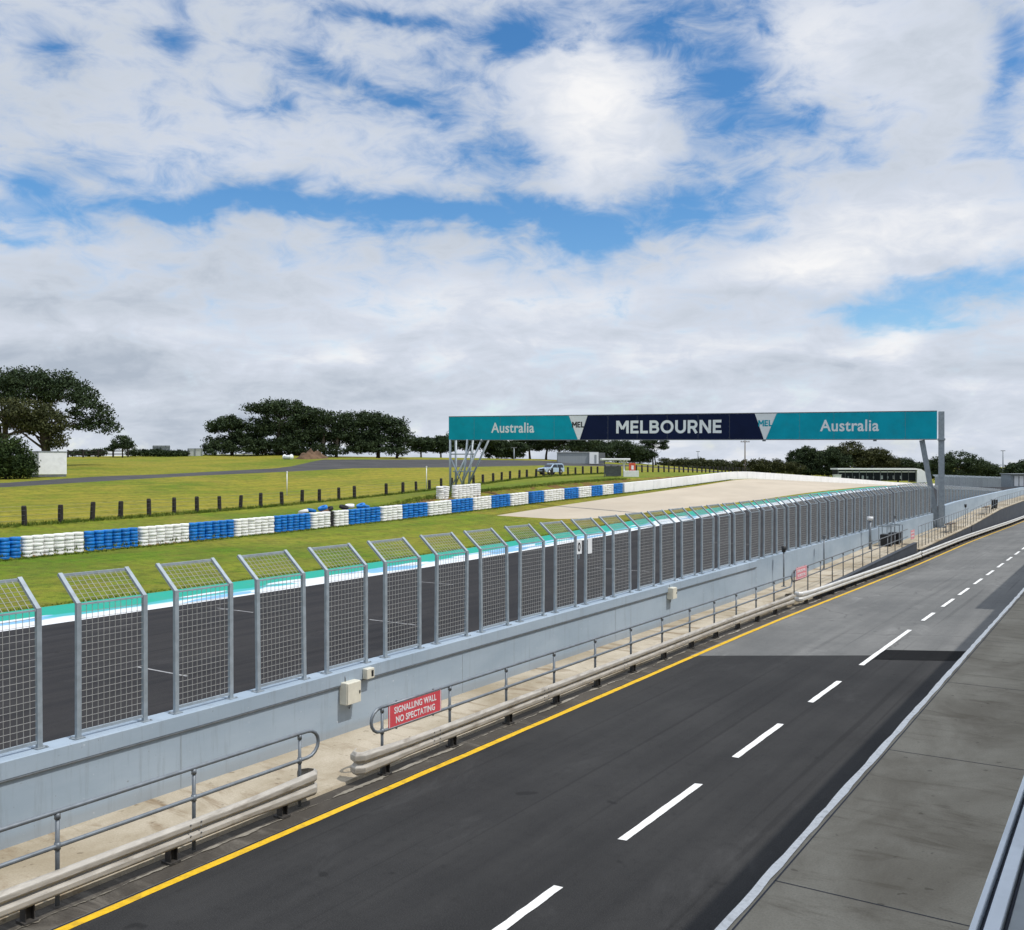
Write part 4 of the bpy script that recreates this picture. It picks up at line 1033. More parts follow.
for px, w, h, lab, sd in ((88, 3.4, 1.4, 'low dark hedge behind the rail fence on the ridge', 5), (146, 3.6, 1.5, 'low dark shrub mass below the pale frame on the ridge, left part', 6), (171, 3.4, 1.3, 'low dark shrub mass at the right of the pale frame on the ridge', 7)):
    tree('hedge', lab, at(px, d + 4), [(-w / 2, 0, h * .5, w * .7, .8, h * .5), (w / 2, 0, h * .5, w * .7, .8, h * .5)], [(0, 0, .6, .08)], 'pine_leaf', .3, 1.8, sd, 'hedge', clump=.6, flat=.7)
# the big clump of pines on the hill
d = 214
G4 = 'dark pines of the big clump on the hill'
tree('pine_tree', 'dark spreading pine at the left end of the hill clump, lowest of the clump', at(232, d), [(-3.2, 0, 6.3, 2.8, 2.5, 1.6), (0, 0, 7.0, 3.0, 3, 1.6), (2.8, 0, 5.0, 3, 3, 2.0), (-2.5, 0, 2.6, 3.4, 2.4, 1.9), (2.5, 0, 2.2, 3.6, 2.4, 2.0)], [(0, 0, 5, .4)], 'pine_leaf', .42, 1.25, 8, group=G4, clump=1.3)
tree('pine_tree', 'tallest dark pine in the hill clump, with a high left shoulder', at(283, d) - Vector((0, 0, 1.0)), [(-5.8, 0, 11.6, 2.4, 2.6, 1.1), (-2.6, 0, 11.4, 3.4, 3, 1.7), (1.4, 0, 11.3, 3.6, 3.4, 1.8), (4.6, 0, 9.9, 3.2, 3, 1.8), (0, 0, 8.2, 5.2, 3.6, 2.6), (-1, 0, 4.5, 6.2, 3.0, 3.2), (4.5, 0, 5.5, 4.4, 3, 3.2), (-5.5, 0, 7.2, 3.0, 2.6, 2.2), (-1, 1, 2.0, 6.5, 2, 2.0)], [(-.8, -1.2, 8.5, .5), (3.4, -1, 7, .42)], 'pine_leaf', .42, 1.25, 9, group=G4, clump=1.45)
tree('pine_tree', 'dark pine in the middle right of the hill clump, pale limbs showing below', at(332, d), [(-3.2, 0, 8.8, 3.4, 3, 1.9), (.6, 0, 8.0, 3.6, 3, 2.1), (-1.5, 0, 5.4, 4.6, 3, 2.6), (2.8, 0, 5.0, 3.4, 2.8, 2.4), (-2, 1, 3.0, 4.2, 2, 2.0)], [(-1.6, -1.5, 6, .38), (1.2, -1.4, 5.5, .36)], 'pine_leaf', .42, 1.15, 10, group=G4, bark='bark_pale', clump=1.35)
tree('pine_tree', 'dark rounded pine at the right end of the hill clump', at(378, d), [(-5.2, 0, 8.2, 3.0, 3, 1.9), (-2.6, 0, 8.4, 3.2, 3, 1.8), (-4, 0, 5.4, 4.2, 3, 2.6), (-3.5, 0, 2.4, 3.6, 2, 1.8), (.3, 0, 8.3, 3.4, 3, 1.8), (4.0, 0, 6.6, 2.8, 2.8, 2.0), (5.6, 0, 4.6, 1.7, 2, 2.0), (0, 0, 5.2, 4.4, 3, 2.2), (2.2, 0, 2.6, 4.0, 2.4, 1.9)], [(0, 0, 6, .42), (4.2, 0, 4.5, .3)], 'pine_leaf', .42, 1.25, 11, group=G4, clump=1.4)
tree('shrub', 'low dark undergrowth along the foot of the hill clump', at(262, d - 3), [(-10, 0, 1.3, 3.5, 1.6, 1.6), (-5, 0, 1.9, 3.2, 1.6, 2.2), (0, 0, 1.6, 3.4, 1.6, 1.8), (5.5, 0, 2.3, 3.4, 1.8, 2.4), (11, 0, 1.3, 3.4, 1.4, 1.5), (16.5, 0, 1.0, 3.2, 1.4, 1.1), (21.5, 0, 1.9, 2.8, 1.8, 2.2), (26, 0, 1.5, 2.6, 1.6, 1.8), (30.5, 0, .8, 2.2, 1.2, .9)], [(-4, 0, .5, .08)], 'pine_leaf', .38, .8, 12, 'shrub', clump=.95)
# trees left of and behind the gantry
def dark_tree(px, d, w, h, label, seed, leaf='pine_leaf', gap=.0, dens=1.25, trunks=1, group='dark trees behind the gantry'):
    lobes = [(-w * .28, 0, h * .68, w * .30, w * .3, h * .24), (w * .06, 0, h * .78, w * .32, w * .3, h * .22), (w * .32, 0, h * .60, w * .26, w * .28, h * .24), (0, 0, h * .45, w * .42, w * .3, h * .22)]
    if gap == 0: lobes.append((0, 0, h * .22, w * .42, w * .25, h * .2))
    return tree('dark_tree', label, at(px, d), lobes, [(w * (.0 if trunks == 1 else (-.2 + .4 * q)), 0, h * .55, .028 * h + .08) for q in range(trunks)], leaf, .42, dens, seed, group=group, clump=max(.8, w * .12))
dark_tree(421, 236, 6.0, 5.4, 'small dark tree left of the gantry leg, gap of sky below its crown', 13, gap=1)
dark_tree(441, 240, 7.5, 5.6, 'dark tree immediately left of and behind the gantry lattice leg', 14, gap=1)
dark_tree(472, 244, 11, 7.8, 'dark tree behind the gantry lattice leg, tops hidden by the teal panel', 15, gap=1)
dark_tree(497, 250, 8, 5.0, 'lower dark tree right of the lattice leg, a pale sky slot above it', 16)
dark_tree(513, 252, 7, 4.6, 'lowest dark tree of the row under the first white lettering', 17)
dark_tree(538, 262, 11, 8.5, 'tall dark tree left of the four wheel drive, top behind the teal panel', 18, gap=1, trunks=2)
dark_tree(570, 256, 14, 9.0, 'broad dark tree over the grey shed with a leaning trunk', 19, gap=1, trunks=2)
dark_tree(594, 285, 10, 6.0, 'dark tree behind the right end of the grey shed', 20)
dark_tree(618, 292, 14, 6.6, 'broad round dark tree above the marshal shelter', 21)
dark_tree(640, 300, 9, 4.6, 'small dark tree right of the marshal shelter', 22)
tree('slender_tree', 'slender open tree with bare forked trunk and high crown right of the marshal shelter', at(655, 300), [(-2.2, 0, 7.4, 2.2, 2, 1.1), (1.2, 0, 7.5, 2.6, 2, 1.3), (2.8, 0, 5.7, 1.4, 1.4, .9), (-1.8, 0, 5.8, 1.6, 1.4, .8)], [(-.6, 0, 5.8, .25), (.2, 0, 5.8, .2)], 'pine_leaf', .38, 1.1, 23, clump=.95)
# pale scrub line towards the right
xs = [(672, 3.4, 10), (690, 3.8, 10), (708, 4.2, 11), (726, 4.0, 10), (752, 4.4, 12), (768, 5.2, 12), (786, 4.6, 11)]
for i, (px, h, w) in enumerate(xs):
    lab = ['pale grey green scrub just right of the slender tree', 'second patch of pale scrub right of the slender tree', 'pale scrub midway between the slender tree and the power pole', 'pale scrub immediately left of the power pole', 'scrub immediately right of the power pole', 'taller scrub between the power pole and the large tree clump', 'scrub against the left side of the large tree clump'][i]
    tree('scrub', lab, at(px, 345), [(-w * .25, 0, h * .6, w * .35, 2, h * .38), (w * .25, 0, h * .55, w * .35, 2, h * .36), (0, 0, h * .28, w * .5, 2, h * .3)], [(0, 0, h * .4, .14)], 'scrub_leaf' if px < 740 else 'olive_leaf', .45, 1.3, 30 + i, 'shrub', 'pale scrub on the far skyline', clump=1.1)
G5 = 'trees behind the glazed pavilion'
def far_tree(px, d, zb, w, h, label, seed, leaf, dens=1.3):
    lobes = [(-w * .28, 0, h * .62, w * .28, w * .3, h * .26), (w * .05, 0, h * .76, w * .30, w * .3, h * .22), (w * .32, 0, h * .55, w * .26, w * .3, h * .24), (0, 0, h * .32, w * .5, w * .3, h * .28)]
    return tree('far_tree', label, at(px, d, zb), lobes, [(0, 0, h * .5, .3)], leaf, .5, dens, seed, group=G5, clump=max(1.0, w * .09))
far_tree(806, 350, 0.5, 12, 12.6, 'dark upright tree at the left end of the clump behind the pavilion', 41, 'pine_leaf')
far_tree(828, 352, 0.5, 15, 12.0, 'dark olive tree left of the highest crown in the clump behind the pavilion', 42, 'pine_leaf')
far_tree(848, 355, 0.5, 15, 14.5, 'olive topped highest tree of the clump behind the pavilion', 43, 'olive_leaf')
far_tree(875, 357, 0.5, 15, 12.0, 'pale olive tree above the pavilion roof', 44, 'olive_leaf')
far_tree(898, 360, 0.0, 16, 8.5, 'lower dark tree above the right end of the pavilion', 45, 'pine_leaf')
far_tree(928, 360, 0.0, 16, 7.5, 'low dark tree directly behind the slanting gantry brace', 46, 'pine_leaf')
far_tree(958, 330, 0.0, 17, 10.8, 'dark open crowned tree right of the gantry leg', 47, 'pine_leaf', .85)
far_tree(982, 340, 0.0, 16, 6.2, 'low dark scrubby tree right of the open crowned tree', 48, 'pine_leaf')
far_tree(1024, 300, 0.0, 10, 7.5, 'dark tree at the right photo edge beyond the light mast', 49, 'pine_leaf')

# ------------------------------------------------------------------ white box, ridge fence, frames
p = at(48, 118); rt = thing('storage_box', 'plain white storage box beside the green bush under the umbrella pine', 'storage box', p, None, YAW + R(43))
m = MB(); m.rbox((0, 0, 1.66), (3.3, 3.6, 2.80), .05); m.build('body', M['white'], rt)
m = MB(); m.box((0, 0, 3.10), (3.45, 3.75, .08)); m.build('lid', M['shed'], rt)
m = MB(); m.box((0, 0, .12), (3.2, 3.5, .26)); m.build('skid', M['rail_dark'], rt)
p0, p1 = at(68, 200), at(128, 203); rt = thing('rail_fence', 'dark timber rail fence on the ridge right of the white box', 'fence', p0)
for k in range(5):
    q = p0.lerp(p1, k / 4); m = MB(); m.box(q + Vector((0, 0, .72)), (.28, .28, 1.7)); m.build('post', M['timber_dark'], rt, p0)
for hz in (.65, 1.3):
    m = MB(); m.bar(p0 + Vector((0, 0, hz)), p1 + Vector((0, 0, hz)), .12, .2); m.build('rail', M['timber_dark'], rt, p0)
def frame(px0, px1, d, h, z0, label, mat, n):
    a, b = at(px0, d), at(px1, d); rt = thing('screen_frame', label, 'screen', a)
    m = MB()
    for k in range(n + 1):
        q = a.lerp(b, k / n); m.bar(q + Vector((0, 0, -.2)), q + Vector((0, 0, h)), .14)
    m.build('upright', M['rail_steel'], rt, a)
    m = MB(); m.prism([(0, z0), (1, z0), (1, h - .1), (0, h - .1)], lambda s, z, y: a.lerp(b, s) + Vector((0, y, z)), .10, .16); m.build('panel', mat, rt, a)
    m = MB(); m.bar(a + Vector((0, 0, h)), b + Vector((0, 0, h)), .1); m.build('top_bar', M['rail_steel'], rt, a)
frame(153, 169.5, 206, 2.4, 1.2, 'pale scaffold framed screen above the low shrubs on the ridge', M['shed'], 4)
frame(188, 202, 206, 1.75, .15, 'pair of pale screens with a dark centre post left of the hill clump', M['shed_roof'], 2)
rt = thing('cable_drum', 'small white drum lying on the hill below the big clump', 'drum', at(288, 190))
m = MB(); m.tube([(-.9, 0, .45), (.9, 0, .45)], .42, 14); m.build('core', M['white'], rt)
for s in (-1, 1):
    m = MB(); m.tube([(s * .9, 0, .5), (s * 1.02, 0, .5)], .55, 16); m.build('flange', M['sign_white'], rt)

# ------------------------------------------------------------------ shed, marshal shelter, pavilion, poles
p = at(577, 232); rt = thing('long_shed', 'long grey metal shed with a white end bay under the broad dark tree', 'shed', p, None, YAW)
m = MB(); m.box((-1.0, 0, 1.3), (7.6, 4, 2.7)); m.build('wall', M['shed'], rt)
m = MB(); m.box((-1.0, 0, 2.72), (7.9, 4.4, .12)); m.build('roof', M['shed_roof'], rt)
m = MB(); m.box((3.95, -.3, 1.35), (2.2, 4.2, 2.8)); m.build('end_bay', M['sign_white'], rt)
m = MB(); m.box((4.3, -2.42, 1.1), (.5, .04, 2.0)); m.build('door', M['shed'], rt)
m = MB(); m.box((5.9, .2, 1.3), (1.6, 4, 2.6)); m.build('lean_to', M['rail_dark'], rt)
p = at(619, 143, 4.42); rt = thing('marshal_shelter', 'white marshal shelter with flat T shaped roof beside the barrier', 'shelter', p, None, YAW)
m = MB(); m.rbox((-.6, 0, 2.62), (4.3, 2.6, .30), .05); m.build('roof', M['white'], rt)
for x in (.75, -2.2):
    m = MB(); m.bar((x, 0, 0), (x, 0, 2.55), .26 if x > 0 else .12); m.build('post', M['white'] if x > 0 else M['rail_dark'], rt)
m = MB(); m.bar((.75, 0, 1.9), (.1, 0, 2.54), .16); m.bar((.75, 0, 1.9), (1.3, 0, 2.54), .16); m.build('brace', M['white'], rt)
m = MB(); m.rbox((1.75, -.4, .45), (2.3, .5, .95), .03); m.build('front_wall', M['white'], rt)
m = MB(); m.box((-.8, .6, .85), (2.4, .1, 1.5)); m.build('rear_screen', M['rail_dark'], rt)
rt = thing('marshal_flag_board', 'orange red board standing behind the white wall of the marshal shelter', 'board', p + Vector((2.0 * CY, 2.0 * SY, .25)), None, YAW)
m = MB(); m.rbox((0, .2, 1.2), (1.0, .12, 1.25), .03); m.build('panel', M['orange'], rt)
m = MB(); m.rbox((.05, .13, 1.15), (.35, .04, .6), .01); m.build('patch', M['sign_white'], rt)
m = MB(); m.bar((-.35, .22, -.2), (-.35, .22, .7), .07); m.bar((.35, .22, -.2), (.35, .22, .7), .07); m.bar((-.6, .22, 1.95), (1.6, .22, 1.95), .06); m.build('stand', M['rail_dark'], rt)
# pavilion
p = at(881, 300, 1.1); rt = thing('glazed_pavilion', 'long low pavilion with white curved roof and dark glazed front beyond the gravel trap', 'pavilion', p, None, YAW)
kx = 300 / 950
x0, x1 = (840 - 883) * kx, (918 - 883) * kx
m = MB(); m.box(((x0 + x1) / 2, 3, 1.9), (x1 - x0 - .2, 5.5, 3.6)); m.build('glazed_front', M['dark_interior'], rt)
m = MB(); m.loft([[Vector((x, y, z)) for x, z in ((x0 - .3, 4.1), (x1 - .5, 4.1), (x1 + 1.4, 3.8), (x1 + 2.6, 3.0), (x1 + 3.2, 1.2), (x1 + 3.2, -.4), (x1 + .1, -.4), (x1 + .1, 3.55), (x0 - .3, 3.65))] for y in (-.6, 6.4)], True); orient(m.build('roof', M['sign_white'], rt))
m = MB(); m.box(((x0 + x1) / 2, .13, 2.95), (x1 - x0 - .4, .10, .30)); m.build('fascia_rail', M['white'], rt)
n = 11
for k in range(n + 1):
    m = MB(); m.bar((x0 + (x1 - x0 - .2) * k / n + .1, .1, 0), (x0 + (x1 - x0 - .2) * k / n + .1, .1, 3.6), .12 if k % 3 else .22); m.build('mullion', M['rail_dark'], rt)
rc = random.Random(4)
for k in range(9):
    m = MB(); x = x0 + 3.5 + k * 2.0 + rc.uniform(-.4, .4); m.rbox((x, .1, 1.2), (.40 + rc.uniform(0, .4), .2, .8 + rc.uniform(-.3, .5)), .05); m.build('window_poster', [M['rail_steel'], M['rail_dark'], M['shed']][k % 3], rt)
rt = thing('ticket_box', 'small white box building at the left end of the glazed pavilion', 'kiosk', at(837, 296, .4), None, YAW)
m = MB(); m.rbox((0, 0, 1.3), (2.0, 2, 2.9), .05); m.build('wall', M['white'], rt); m = MB(); m.box((0, 0, 2.8), (2.3, 2.3, .1)); m.build('roof', M['shed_roof'], rt)
def pole(px, d, zb, h, label, cat, kind):
    p = at(px, d, zb); rt = thing('power_pole' if kind == 0 else 'light_mast', label, cat, p, None, YAW)
    m = MB(); m.tube([(0, 0, -1), (0, 0, h)], [.24, .15], 10); m.build('pole', M['bark_pale'] if kind == 0 else M['rail_steel'], rt)
    if kind == 0:
        m = MB(); m.box((0, -.18, h - .5), (2.9, .16, .2)); a = m.build('crossarm', M['bark_pale'], rt)
        for x in (-1.2, -.5, .5, 1.2):
            m = MB(); m.tube([(x, -.18, h - .4), (x, -.18, h - .12)], .07, 8); m.build('insulator', M['rail_dark'], a)
    else:
        m = MB(); m.box((0, 0, h), (1.5, .3, .2)); m.build('lamp_head', M['rail_dark'], rt)
    return rt
pole(745, 300, 3.0, 11.0, 'timber power pole with one crossarm behind the white barrier', 'power pole', 0)
pole(1003, 320, 0, 11.0, 'slim floodlight mast on the skyline near the right photo edge', 'light mast', 1)
pole(698, 380, 3.0, 8.6, 'thin distant light mast above the pale scrub left of the power pole', 'light mast', 1)
pole(514, 240, 6.0, 4.6, 'short lamp post among the dark trees under the teal panel', 'lamp post', 1)

# ------------------------------------------------------------------ four wheel drive
def car(p, rz):
    rt = thing('parked_car', 'pale blue four wheel drive wagon parked behind the post fence under the gantry', 'car', p, None, rz)
    L_, Wd = 4.7, 1.84
    prof = [(-2.32, .42), (-2.36, .62), (-2.33, .92), (-2.20, 1.03), (-.98, 1.12), (-.30, 1.68), (.0, 1.76), (1.9, 1.78), (2.18, 1.68), (2.33, 1.05), (2.35, .45), (1.9, .36), (-1.95, .36)]
    m = MB(); rings = []
    for y, k, dz in ((-Wd / 2 + .0, .0, 0), (-Wd / 2 + .06, 1, 0), (Wd / 2 - .06, 1, 0), (Wd / 2, 0, 0)):
        rings.append([Vector((x * (.985 if k == 0 else 1), (y if z < 1.15 else y * (1 - .16 * min(1, (z - 1.1) / .6))), z - (.03 if k == 0 and z > 1 else 0))) for x, z in prof])
    m.loft(rings, True); orient(m.build('body', M['car_paint'], rt))
    for s in (-1, 1):
        m = MB(); pts = [(-.72, 1.14), (-.22, 1.62), (.55, 1.64), (.55, 1.14)]
        m.prism(pts, lambda x, z, y: Vector((x, s * (y * (1 - .16 * min(1, max(0, (z - 1.1) / .6)))), z)), Wd / 2 - .02, Wd / 2 + .012); orient(m.build('side_window', M['glass_dark'], rt))
        m = MB(); pts = [(.65, 1.14), (.65, 1.64), (1.95, 1.63), (2.1, 1.14)]
        m.prism(pts, lambda x, z, y: Vector((x, s * (y * (1 - .16 * min(1, max(0, (z - 1.1) / .6)))), z)), Wd / 2 - .02, Wd / 2 + .012); orient(m.build('side_window', M['glass_dark'], rt))
        m = MB(); m.rbox((-2.33, s * .68, .80), (.08, .38, .17), .02); m.build('headlight', M['lamp_glass'], rt)
        m = MB(); m.rbox((2.34, s * .78, .95), (.06, .18, .35), .02); m.build('tail_light', M['red'], rt)
        m = MB(); m.rbox((-.62, s * 1.02, 1.16), (.14, .2, .16), .03); m.build('mirror', M['black'], rt)
        for x in (-1.42, 1.42):
            m = MB(); m.tube([(x, s * .70, .37), (x, s * .935, .37)], .37, 20); w = m.build('wheel', M['rubber'], rt)
            m = MB(); m.tube([(x, s * .936, .37), (x, s * .95, .37)], .22, 16); m.build('rim', M['alloy'], w)
            m = MB(); m.tube([(x, s * .80, .40), (x, s * .926, .40)], .45, 20); m.build('wheel_arch', M['black'], rt)
    m = MB(); m.add([Vector((x - .02, y, z + .012)) for x, z, y in ((-.94, 1.16, -.80), (-.94, 1.16, .80), (-.34, 1.655, .70), (-.34, 1.655, -.70))] + [Vector((x, y, z)) for x, z, y in ((-.90, 1.14, -.80), (-.90, 1.14, .80), (-.30, 1.635, .70), (-.30, 1.635, -.70))], [(0, 1, 2, 3), (7, 6, 5, 4), (0, 4, 5, 1), (1, 5, 6, 2), (2, 6, 7, 3), (3, 7, 4, 0)]); m.build('windscreen', M['glass_dark'], rt)
    m = MB(); m.rbox((-2.36, 0, .80), (.06, .9, .2), .02); m.build('grille', M['black'], rt)
    m = MB(); m.rbox((-2.36, 0, .52), (.2, 1.8, .2), .04); m.build('bumper', M['rail_dark'], rt)
    m = MB()
    for s in (-1, 1): m.bar((.1, s * .62, 1.84), (1.9, s * .62, 1.84), .04); m.bar((.2, s * .62, 1.76), (.2, s * .62, 1.84), .04); m.bar((1.8, s * .62, 1.76), (1.8, s * .62, 1.84), .04)
    m.build('roof_rack', M['black'], rt)
car(at(551, 157), YAW + R(46))

# ------------------------------------------------------------------ pit building round the viewpoint (balcony edge, canopy, walls)
org = W(0, .45, 4.7); rt = thing('balcony_edge', 'pale folded metal balcony edge running out of the bottom right corner', 'balcony edge', org)
def long_strip(name, mat, v0, v1, z0, z1, u0=-6, u1=26, par=rt):
    m = MB(); m.rbox(((-(v0 + v1) / 2), (u0 + u1) / 2, (z0 + z1) / 2), (abs(v1 - v0), u1 - u0, z1 - z0), .003); return m.build(name, mat, par, org)
long_strip('outer_lip', M['coping_metal'], .428, .450, 4.50, 4.70)
long_strip('groove', M['gasket'], .4115, .4275, 4.50, 4.672)
long_strip('coping', M['coping_metal'], .363, .411, 4.50, 4.698)
long_strip('groove', M['gasket'], .349, .3625, 4.50, 4.672)
long_strip('balcony_sheet', M['shed'], -2.5, .3485, 4.50, 4.680)
pb = thing('pit_building', 'pit building with deep canopy beside the apron, out of frame to the right', 'building', (9, 30, 0))
def bpart(name, mat, x0, x1, y0, y1, z0, z1):
    m = MB(); m.box(((x0 + x1) / 2, (y0 + y1) / 2, (z0 + z1) / 2), (x1 - x0, y1 - y0, z1 - z0)); return m.build(name, mat, pb, (9, 30, 0))
bpart('wall', M['roof_render'], 3.0, 14, -25, 130, 0, 8.7)
bpart('roof', M['shed_roof'],   .50, 14.5, -26, 46.6, 9.0, 9.25)
bpart('roof', M['shed_roof'], -.25, 14.5, 46.62, 131, 9.0, 9.25)
for k in range(12): bpart('garage_door', M['shed'], 2.94, 2.996, -20 + k * 12, -20 + k * 12 + 7, .05, 3.6)
for k in range(14): bpart('column', M['roof_render'], 1.2, 1.5, -20 + k * 10.5, -19.7 + k * 10.5, 0, 8.99)

# ------------------------------------------------------------------ sun, sky, clouds
SUN = Vector((.60, .12, 1.0)).normalized()
sl = bpy.data.lights.new('sun', 'SUN'); sl.energy = 3.0; sl.angle = R(.6); sl.color = (1, .96, .90)
so = bpy.data.objects.new('sun', sl); COL.objects.link(so); so.rotation_euler = SUN.to_track_quat('Z', 'Y').to_euler(); so.location = (30, 0, 60)
world = bpy.data.worlds.new('World'); scene.world = world; world.use_nodes = True
nt = world.node_tree; g = G(nt)
for n in list(nt.nodes): nt.nodes.remove(n)
out = nt.nodes.new('ShaderNodeOutputWorld')
sky = nt.nodes.new('ShaderNodeTexSky'); sky.sky_type = 'NISHITA'; sky.sun_disc = False
sky.sun_elevation = math.asin(SUN.z); sky.sun_rotation = math.atan2(SUN.x, SUN.y); sky.air_density = 1.0; sky.dust_density = .3; sky.ozone_density = 2.5
bg1 = nt.nodes.new('ShaderNodeBackground'); hs = nt.nodes.new('ShaderNodeHueSaturation'); hs.inputs['Saturation'].default_value = 1.3; g.link(sky.outputs[0], hs.inputs['Color']); g.link(hs.outputs[0], bg1.inputs['Color']); bg1.inputs['Strength'].default_value = .14
tc = nt.nodes.new('ShaderNodeTexCoord'); dirv = tc.outputs['Generated']
rot = g.mapping(dirv, rot=(0, 0, -YAW))                               # heading of the straight's far left horizon -> +Y
x, y, z = g.sep(rot)
yy = g.math('MAXIMUM', g.math('ABSOLUTE', y), .05)
AX = g.math('ARCTAN2', x, g.math('MAXIMUM', y, -1.0)); EL = g.math('ARCTANGENT', g.math('DIVIDE', z, g.math('MAXIMUM', g.math('POWER', g.math('ADD', g.math('MULTIPLY', x, x), g.math('MULTIPLY', y, y)), .5), .05)))
sv = g.mapping(rot, (1, 1, 1.9))
w1 = g.noise(sv, 5.0, 5, .58, .3); w2 = g.noise(g.mapping(sv, loc=(4, 1, 7)), 2.2, 3, .55); w3 = g.noise(g.mapping(sv, (1, 1, 1.15), loc=(9, 3, 2)), 19, 6, .62, .5); 
P0 = nt.nodes.new('ShaderNodeCombineXYZ')
g.link(g.math('MULTIPLY_ADD', w2, .16, g.math('ADD', AX, -.08)), P0.inputs[0]); g.link(g.math('MULTIPLY_ADD', w1, .11, g.math('ADD', EL, -.055)), P0.inputs[1])
def vm(op, a, b, c=None):
    n = nt.nodes.new('ShaderNodeVectorMath'); n.operation = op
    for i, q in enumerate((a, b, c)):
        if q is None: continue
        if isinstance(q, bpy.types.NodeSocket): g.link(q, n.inputs[i])
        else: n.inputs[i].default_value = q
    return n
# soft patches of sky: compass place and size (photo-scaled degrees), then how much blue gap and how much brightness each brings
PATCH = [(150, 212, 95, 14, .95, 0), (290, 210, 130, 15, 1.0, 0), (440, 214, 95, 16, .85, 0), (560, 222, 90, 24, 1.0, 0), (660, 205, 70, 34, .75, 0), (705, 130, 70, 50, .45, 0), (745, 50, 60, 44, .55, 0), (610, 28, 110, 24, .85, 0), (500, 25, 40, 22, .7, 0),
    (160, 45, 18, 11, .6, 0), (60, 62, 20, 20, .45, 0), (312, 55, 26, 14, .6, 0), (370, 88, 60, 12, .75, 0), (270, 105, 22, 14, .6, 0), (480, 150, 50, 26, .75, 0), (45, 82, 24, 14, .5, 0), (10, 168, 26, 12, .55, 0), (65, 165, 40, 11, .40, 0), (960, 292, 110, 20, 1.05, 0), (900, 318, 90, 14, .6, 0), (1015, 40, 18, 60, .7, 0), (380, 5, 60, 10, .6, 0), (790, 115, 60, 18, .6, 0), (10, 235, 40, 10, .6, 0),
    (580, 95, 72, 75, -.85, .24), (625, 165, 52, 48, -.7, -.02), (905, 232, 130, 36, -.8, .20), (765, 258, 95, 30, -.4, .10), (950, 85, 70, 85, -.45, .0), (830, 35, 65, 34, -.3, .16),
    (555, 300, 140, 30, 0, .17), (780, 318, 70, 20, 0, .19), (895, 345, 26, 20, 0, .24), (430, 300, 60, 30, 0, .12), (345, 345, 30, 16, 0, .20), (375, 356, 26, 10, 0, .16), (160, 338, 40, 12, 0, .12), (660, 352, 40, 10, 0, .14), (850, 360, 24, 9, 0, .14), (980, 390, 40, 12, 0, .10), (250, 150, 180, 42, 0, .12), (80, 335, 18, 10, 0, .12), (10, 345, 26, 12, 0, .12), (790, 356, 70, 12, 0, .09), (520, 352, 200, 16, 0, .05),
    (930, 135, 85, 60, 0, -.10), (760, 305, 80, 16, 0, -.07), (250, 396, 330, 30, 0, -.11), (70, 368, 150, 22, 0, -.11), (640, 388, 200, 18, 0, -.05), (35, 325, 22, 14, 0, -.10), (90, 285, 130, 22, 0, -.06), (920, 380, 160, 16, 0, -.07)]
acc = (0, 0, 0)
for px, py, sx, sy_, ga, ta in PATCH:
    ax = math.atan((px - 512) / 950); el_ = math.atan((465 - py) / 950 * math.cos(ax)); ix, iy = 950 / sx, 950 / sy_
    q = vm('MULTIPLY_ADD', P0.outputs[0], (ix, iy, 0), (-ax * ix, -el_ * iy, 0)).outputs[0]
    e_ = g.math('POWER', .36788, vm('DOT_PRODUCT', q, q).outputs['Value'])
    acc = vm('MULTIPLY_ADD', e_, (ga, ta, 0), acc).outputs[0]
gp, tn, _ = g.sep(acc)
gfield = g.math('ADD', gp, g.math('MULTIPLY', g.math('SUBTRACT', g.math('ADD', g.math('MULTIPLY', w3, .66), g.math('MULTIPLY', w1, .34)), .5), 3.5))
veil = g.math('MULTIPLY', g.smooth(EL, .09, .24), .34)               # thinner, broken cloud higher up
blue = g.smooth(g.math('ADD', gfield, veil), .0, 1.3)
back = g.smooth(y, -.2, .25)                                           # behind the viewpoint: broken cloud without the placed gaps
blue = g.math('ADD', g.math('MULTIPLY', blue, back), g.math('MULTIPLY', g.math('SUBTRACT', 1.0, back), g.smooth(w1, .52, .72)))
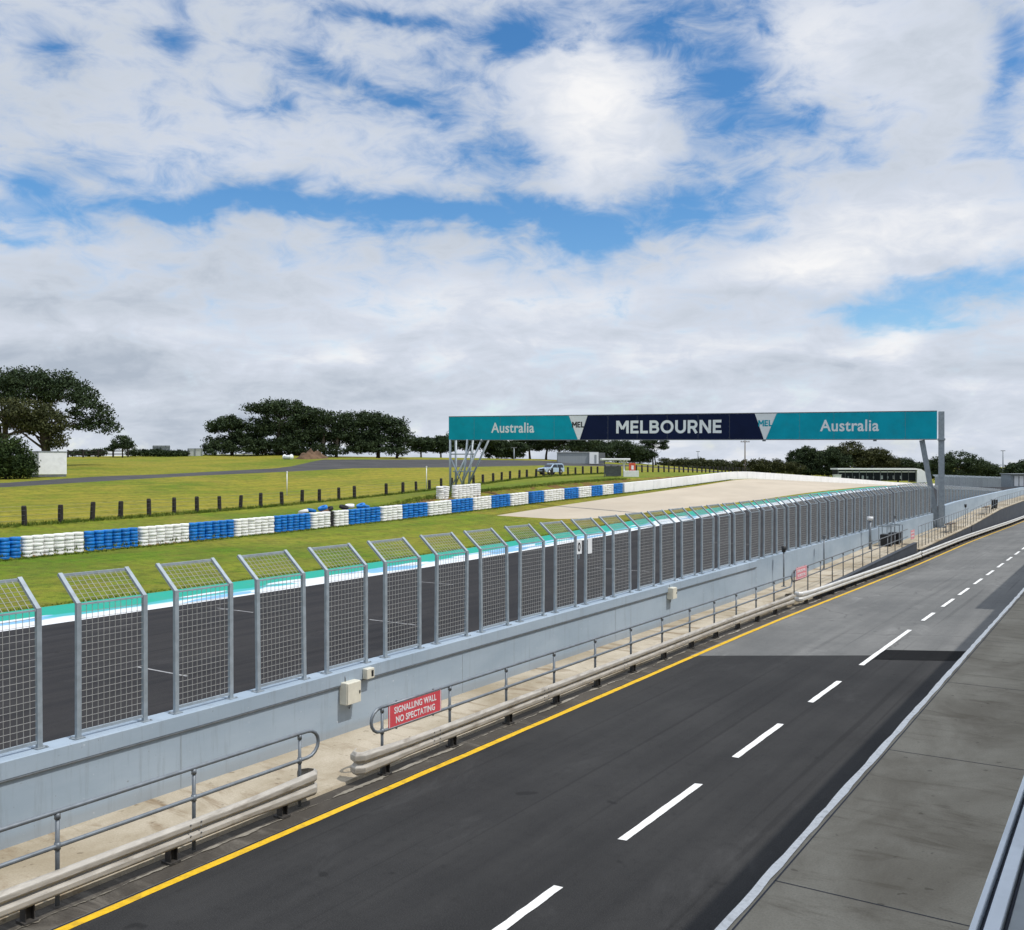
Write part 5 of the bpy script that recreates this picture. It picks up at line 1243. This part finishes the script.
lowb = g.noise(g.mapping(rot, (1.0, 1.0, 4.2), loc=(2, 6, 1)), 6.5, 5, .58, .5)          # flat-based low banks
low = g.math('MULTIPLY', g.math('SUBTRACT', lowb, .5), g.smooth(EL, .02, .27, .95, .15))
tone = g.math('ADD', g.math('ADD', .655, low), g.math('ADD', tn, g.math('ADD', g.math('MULTIPLY', g.math('SUBTRACT', w1, .5), .48), g.math('ADD', g.math('MULTIPLY', g.math('SUBTRACT', w2, .5), .30), g.math('MULTIPLY', g.math('SUBTRACT', w3, .5), .55)))), clamp=True)
rmp = nt.nodes.new('ShaderNodeValToRGB'); g.link(tone, rmp.inputs[0])
el = rmp.color_ramp.elements; el[0].position = .34; el[0].color = (.44, .50, .59, 1); el[1].position = .98; el[1].color = (.93, .93, .94, 1)
e = el.new(.55); e.color = (.58, .635, .72, 1); e = el.new(.72); e.color = (.67, .72, .815, 1)
high = g.smooth(z, math.sin(R(29)), math.sin(R(62)), 1.0, 1.75)          # unseen overhead cloud, nearer the sun, boosted to add fill light in shade
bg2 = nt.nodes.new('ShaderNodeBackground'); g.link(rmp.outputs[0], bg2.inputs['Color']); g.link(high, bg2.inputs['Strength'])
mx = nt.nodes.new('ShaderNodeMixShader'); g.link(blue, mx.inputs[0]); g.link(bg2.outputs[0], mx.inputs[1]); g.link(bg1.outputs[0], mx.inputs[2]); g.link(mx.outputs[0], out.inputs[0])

try:
    world.cycles.sampling_method = 'MANUAL'; world.cycles.sample_map_resolution = 256
except Exception: pass
# ------------------------------------------------------------------ camera and view
cam = bpy.data.cameras.new('camera'); co = bpy.data.objects.new('camera', cam); COL.objects.link(co)
co.location = (0, 0, EYE); co.rotation_euler = (R(90), 0, YAW); cam.sensor_width = 36; cam.sensor_fit = 'HORIZONTAL'; cam.lens = 950 / 1024 * 36
cam.clip_start = .05; cam.clip_end = 20000
scene.camera = co
vs = scene.view_settings; vs.view_transform = 'Standard'; vs.look = 'None'; vs.exposure = 0; vs.gamma = 1; vs.use_curve_mapping = False
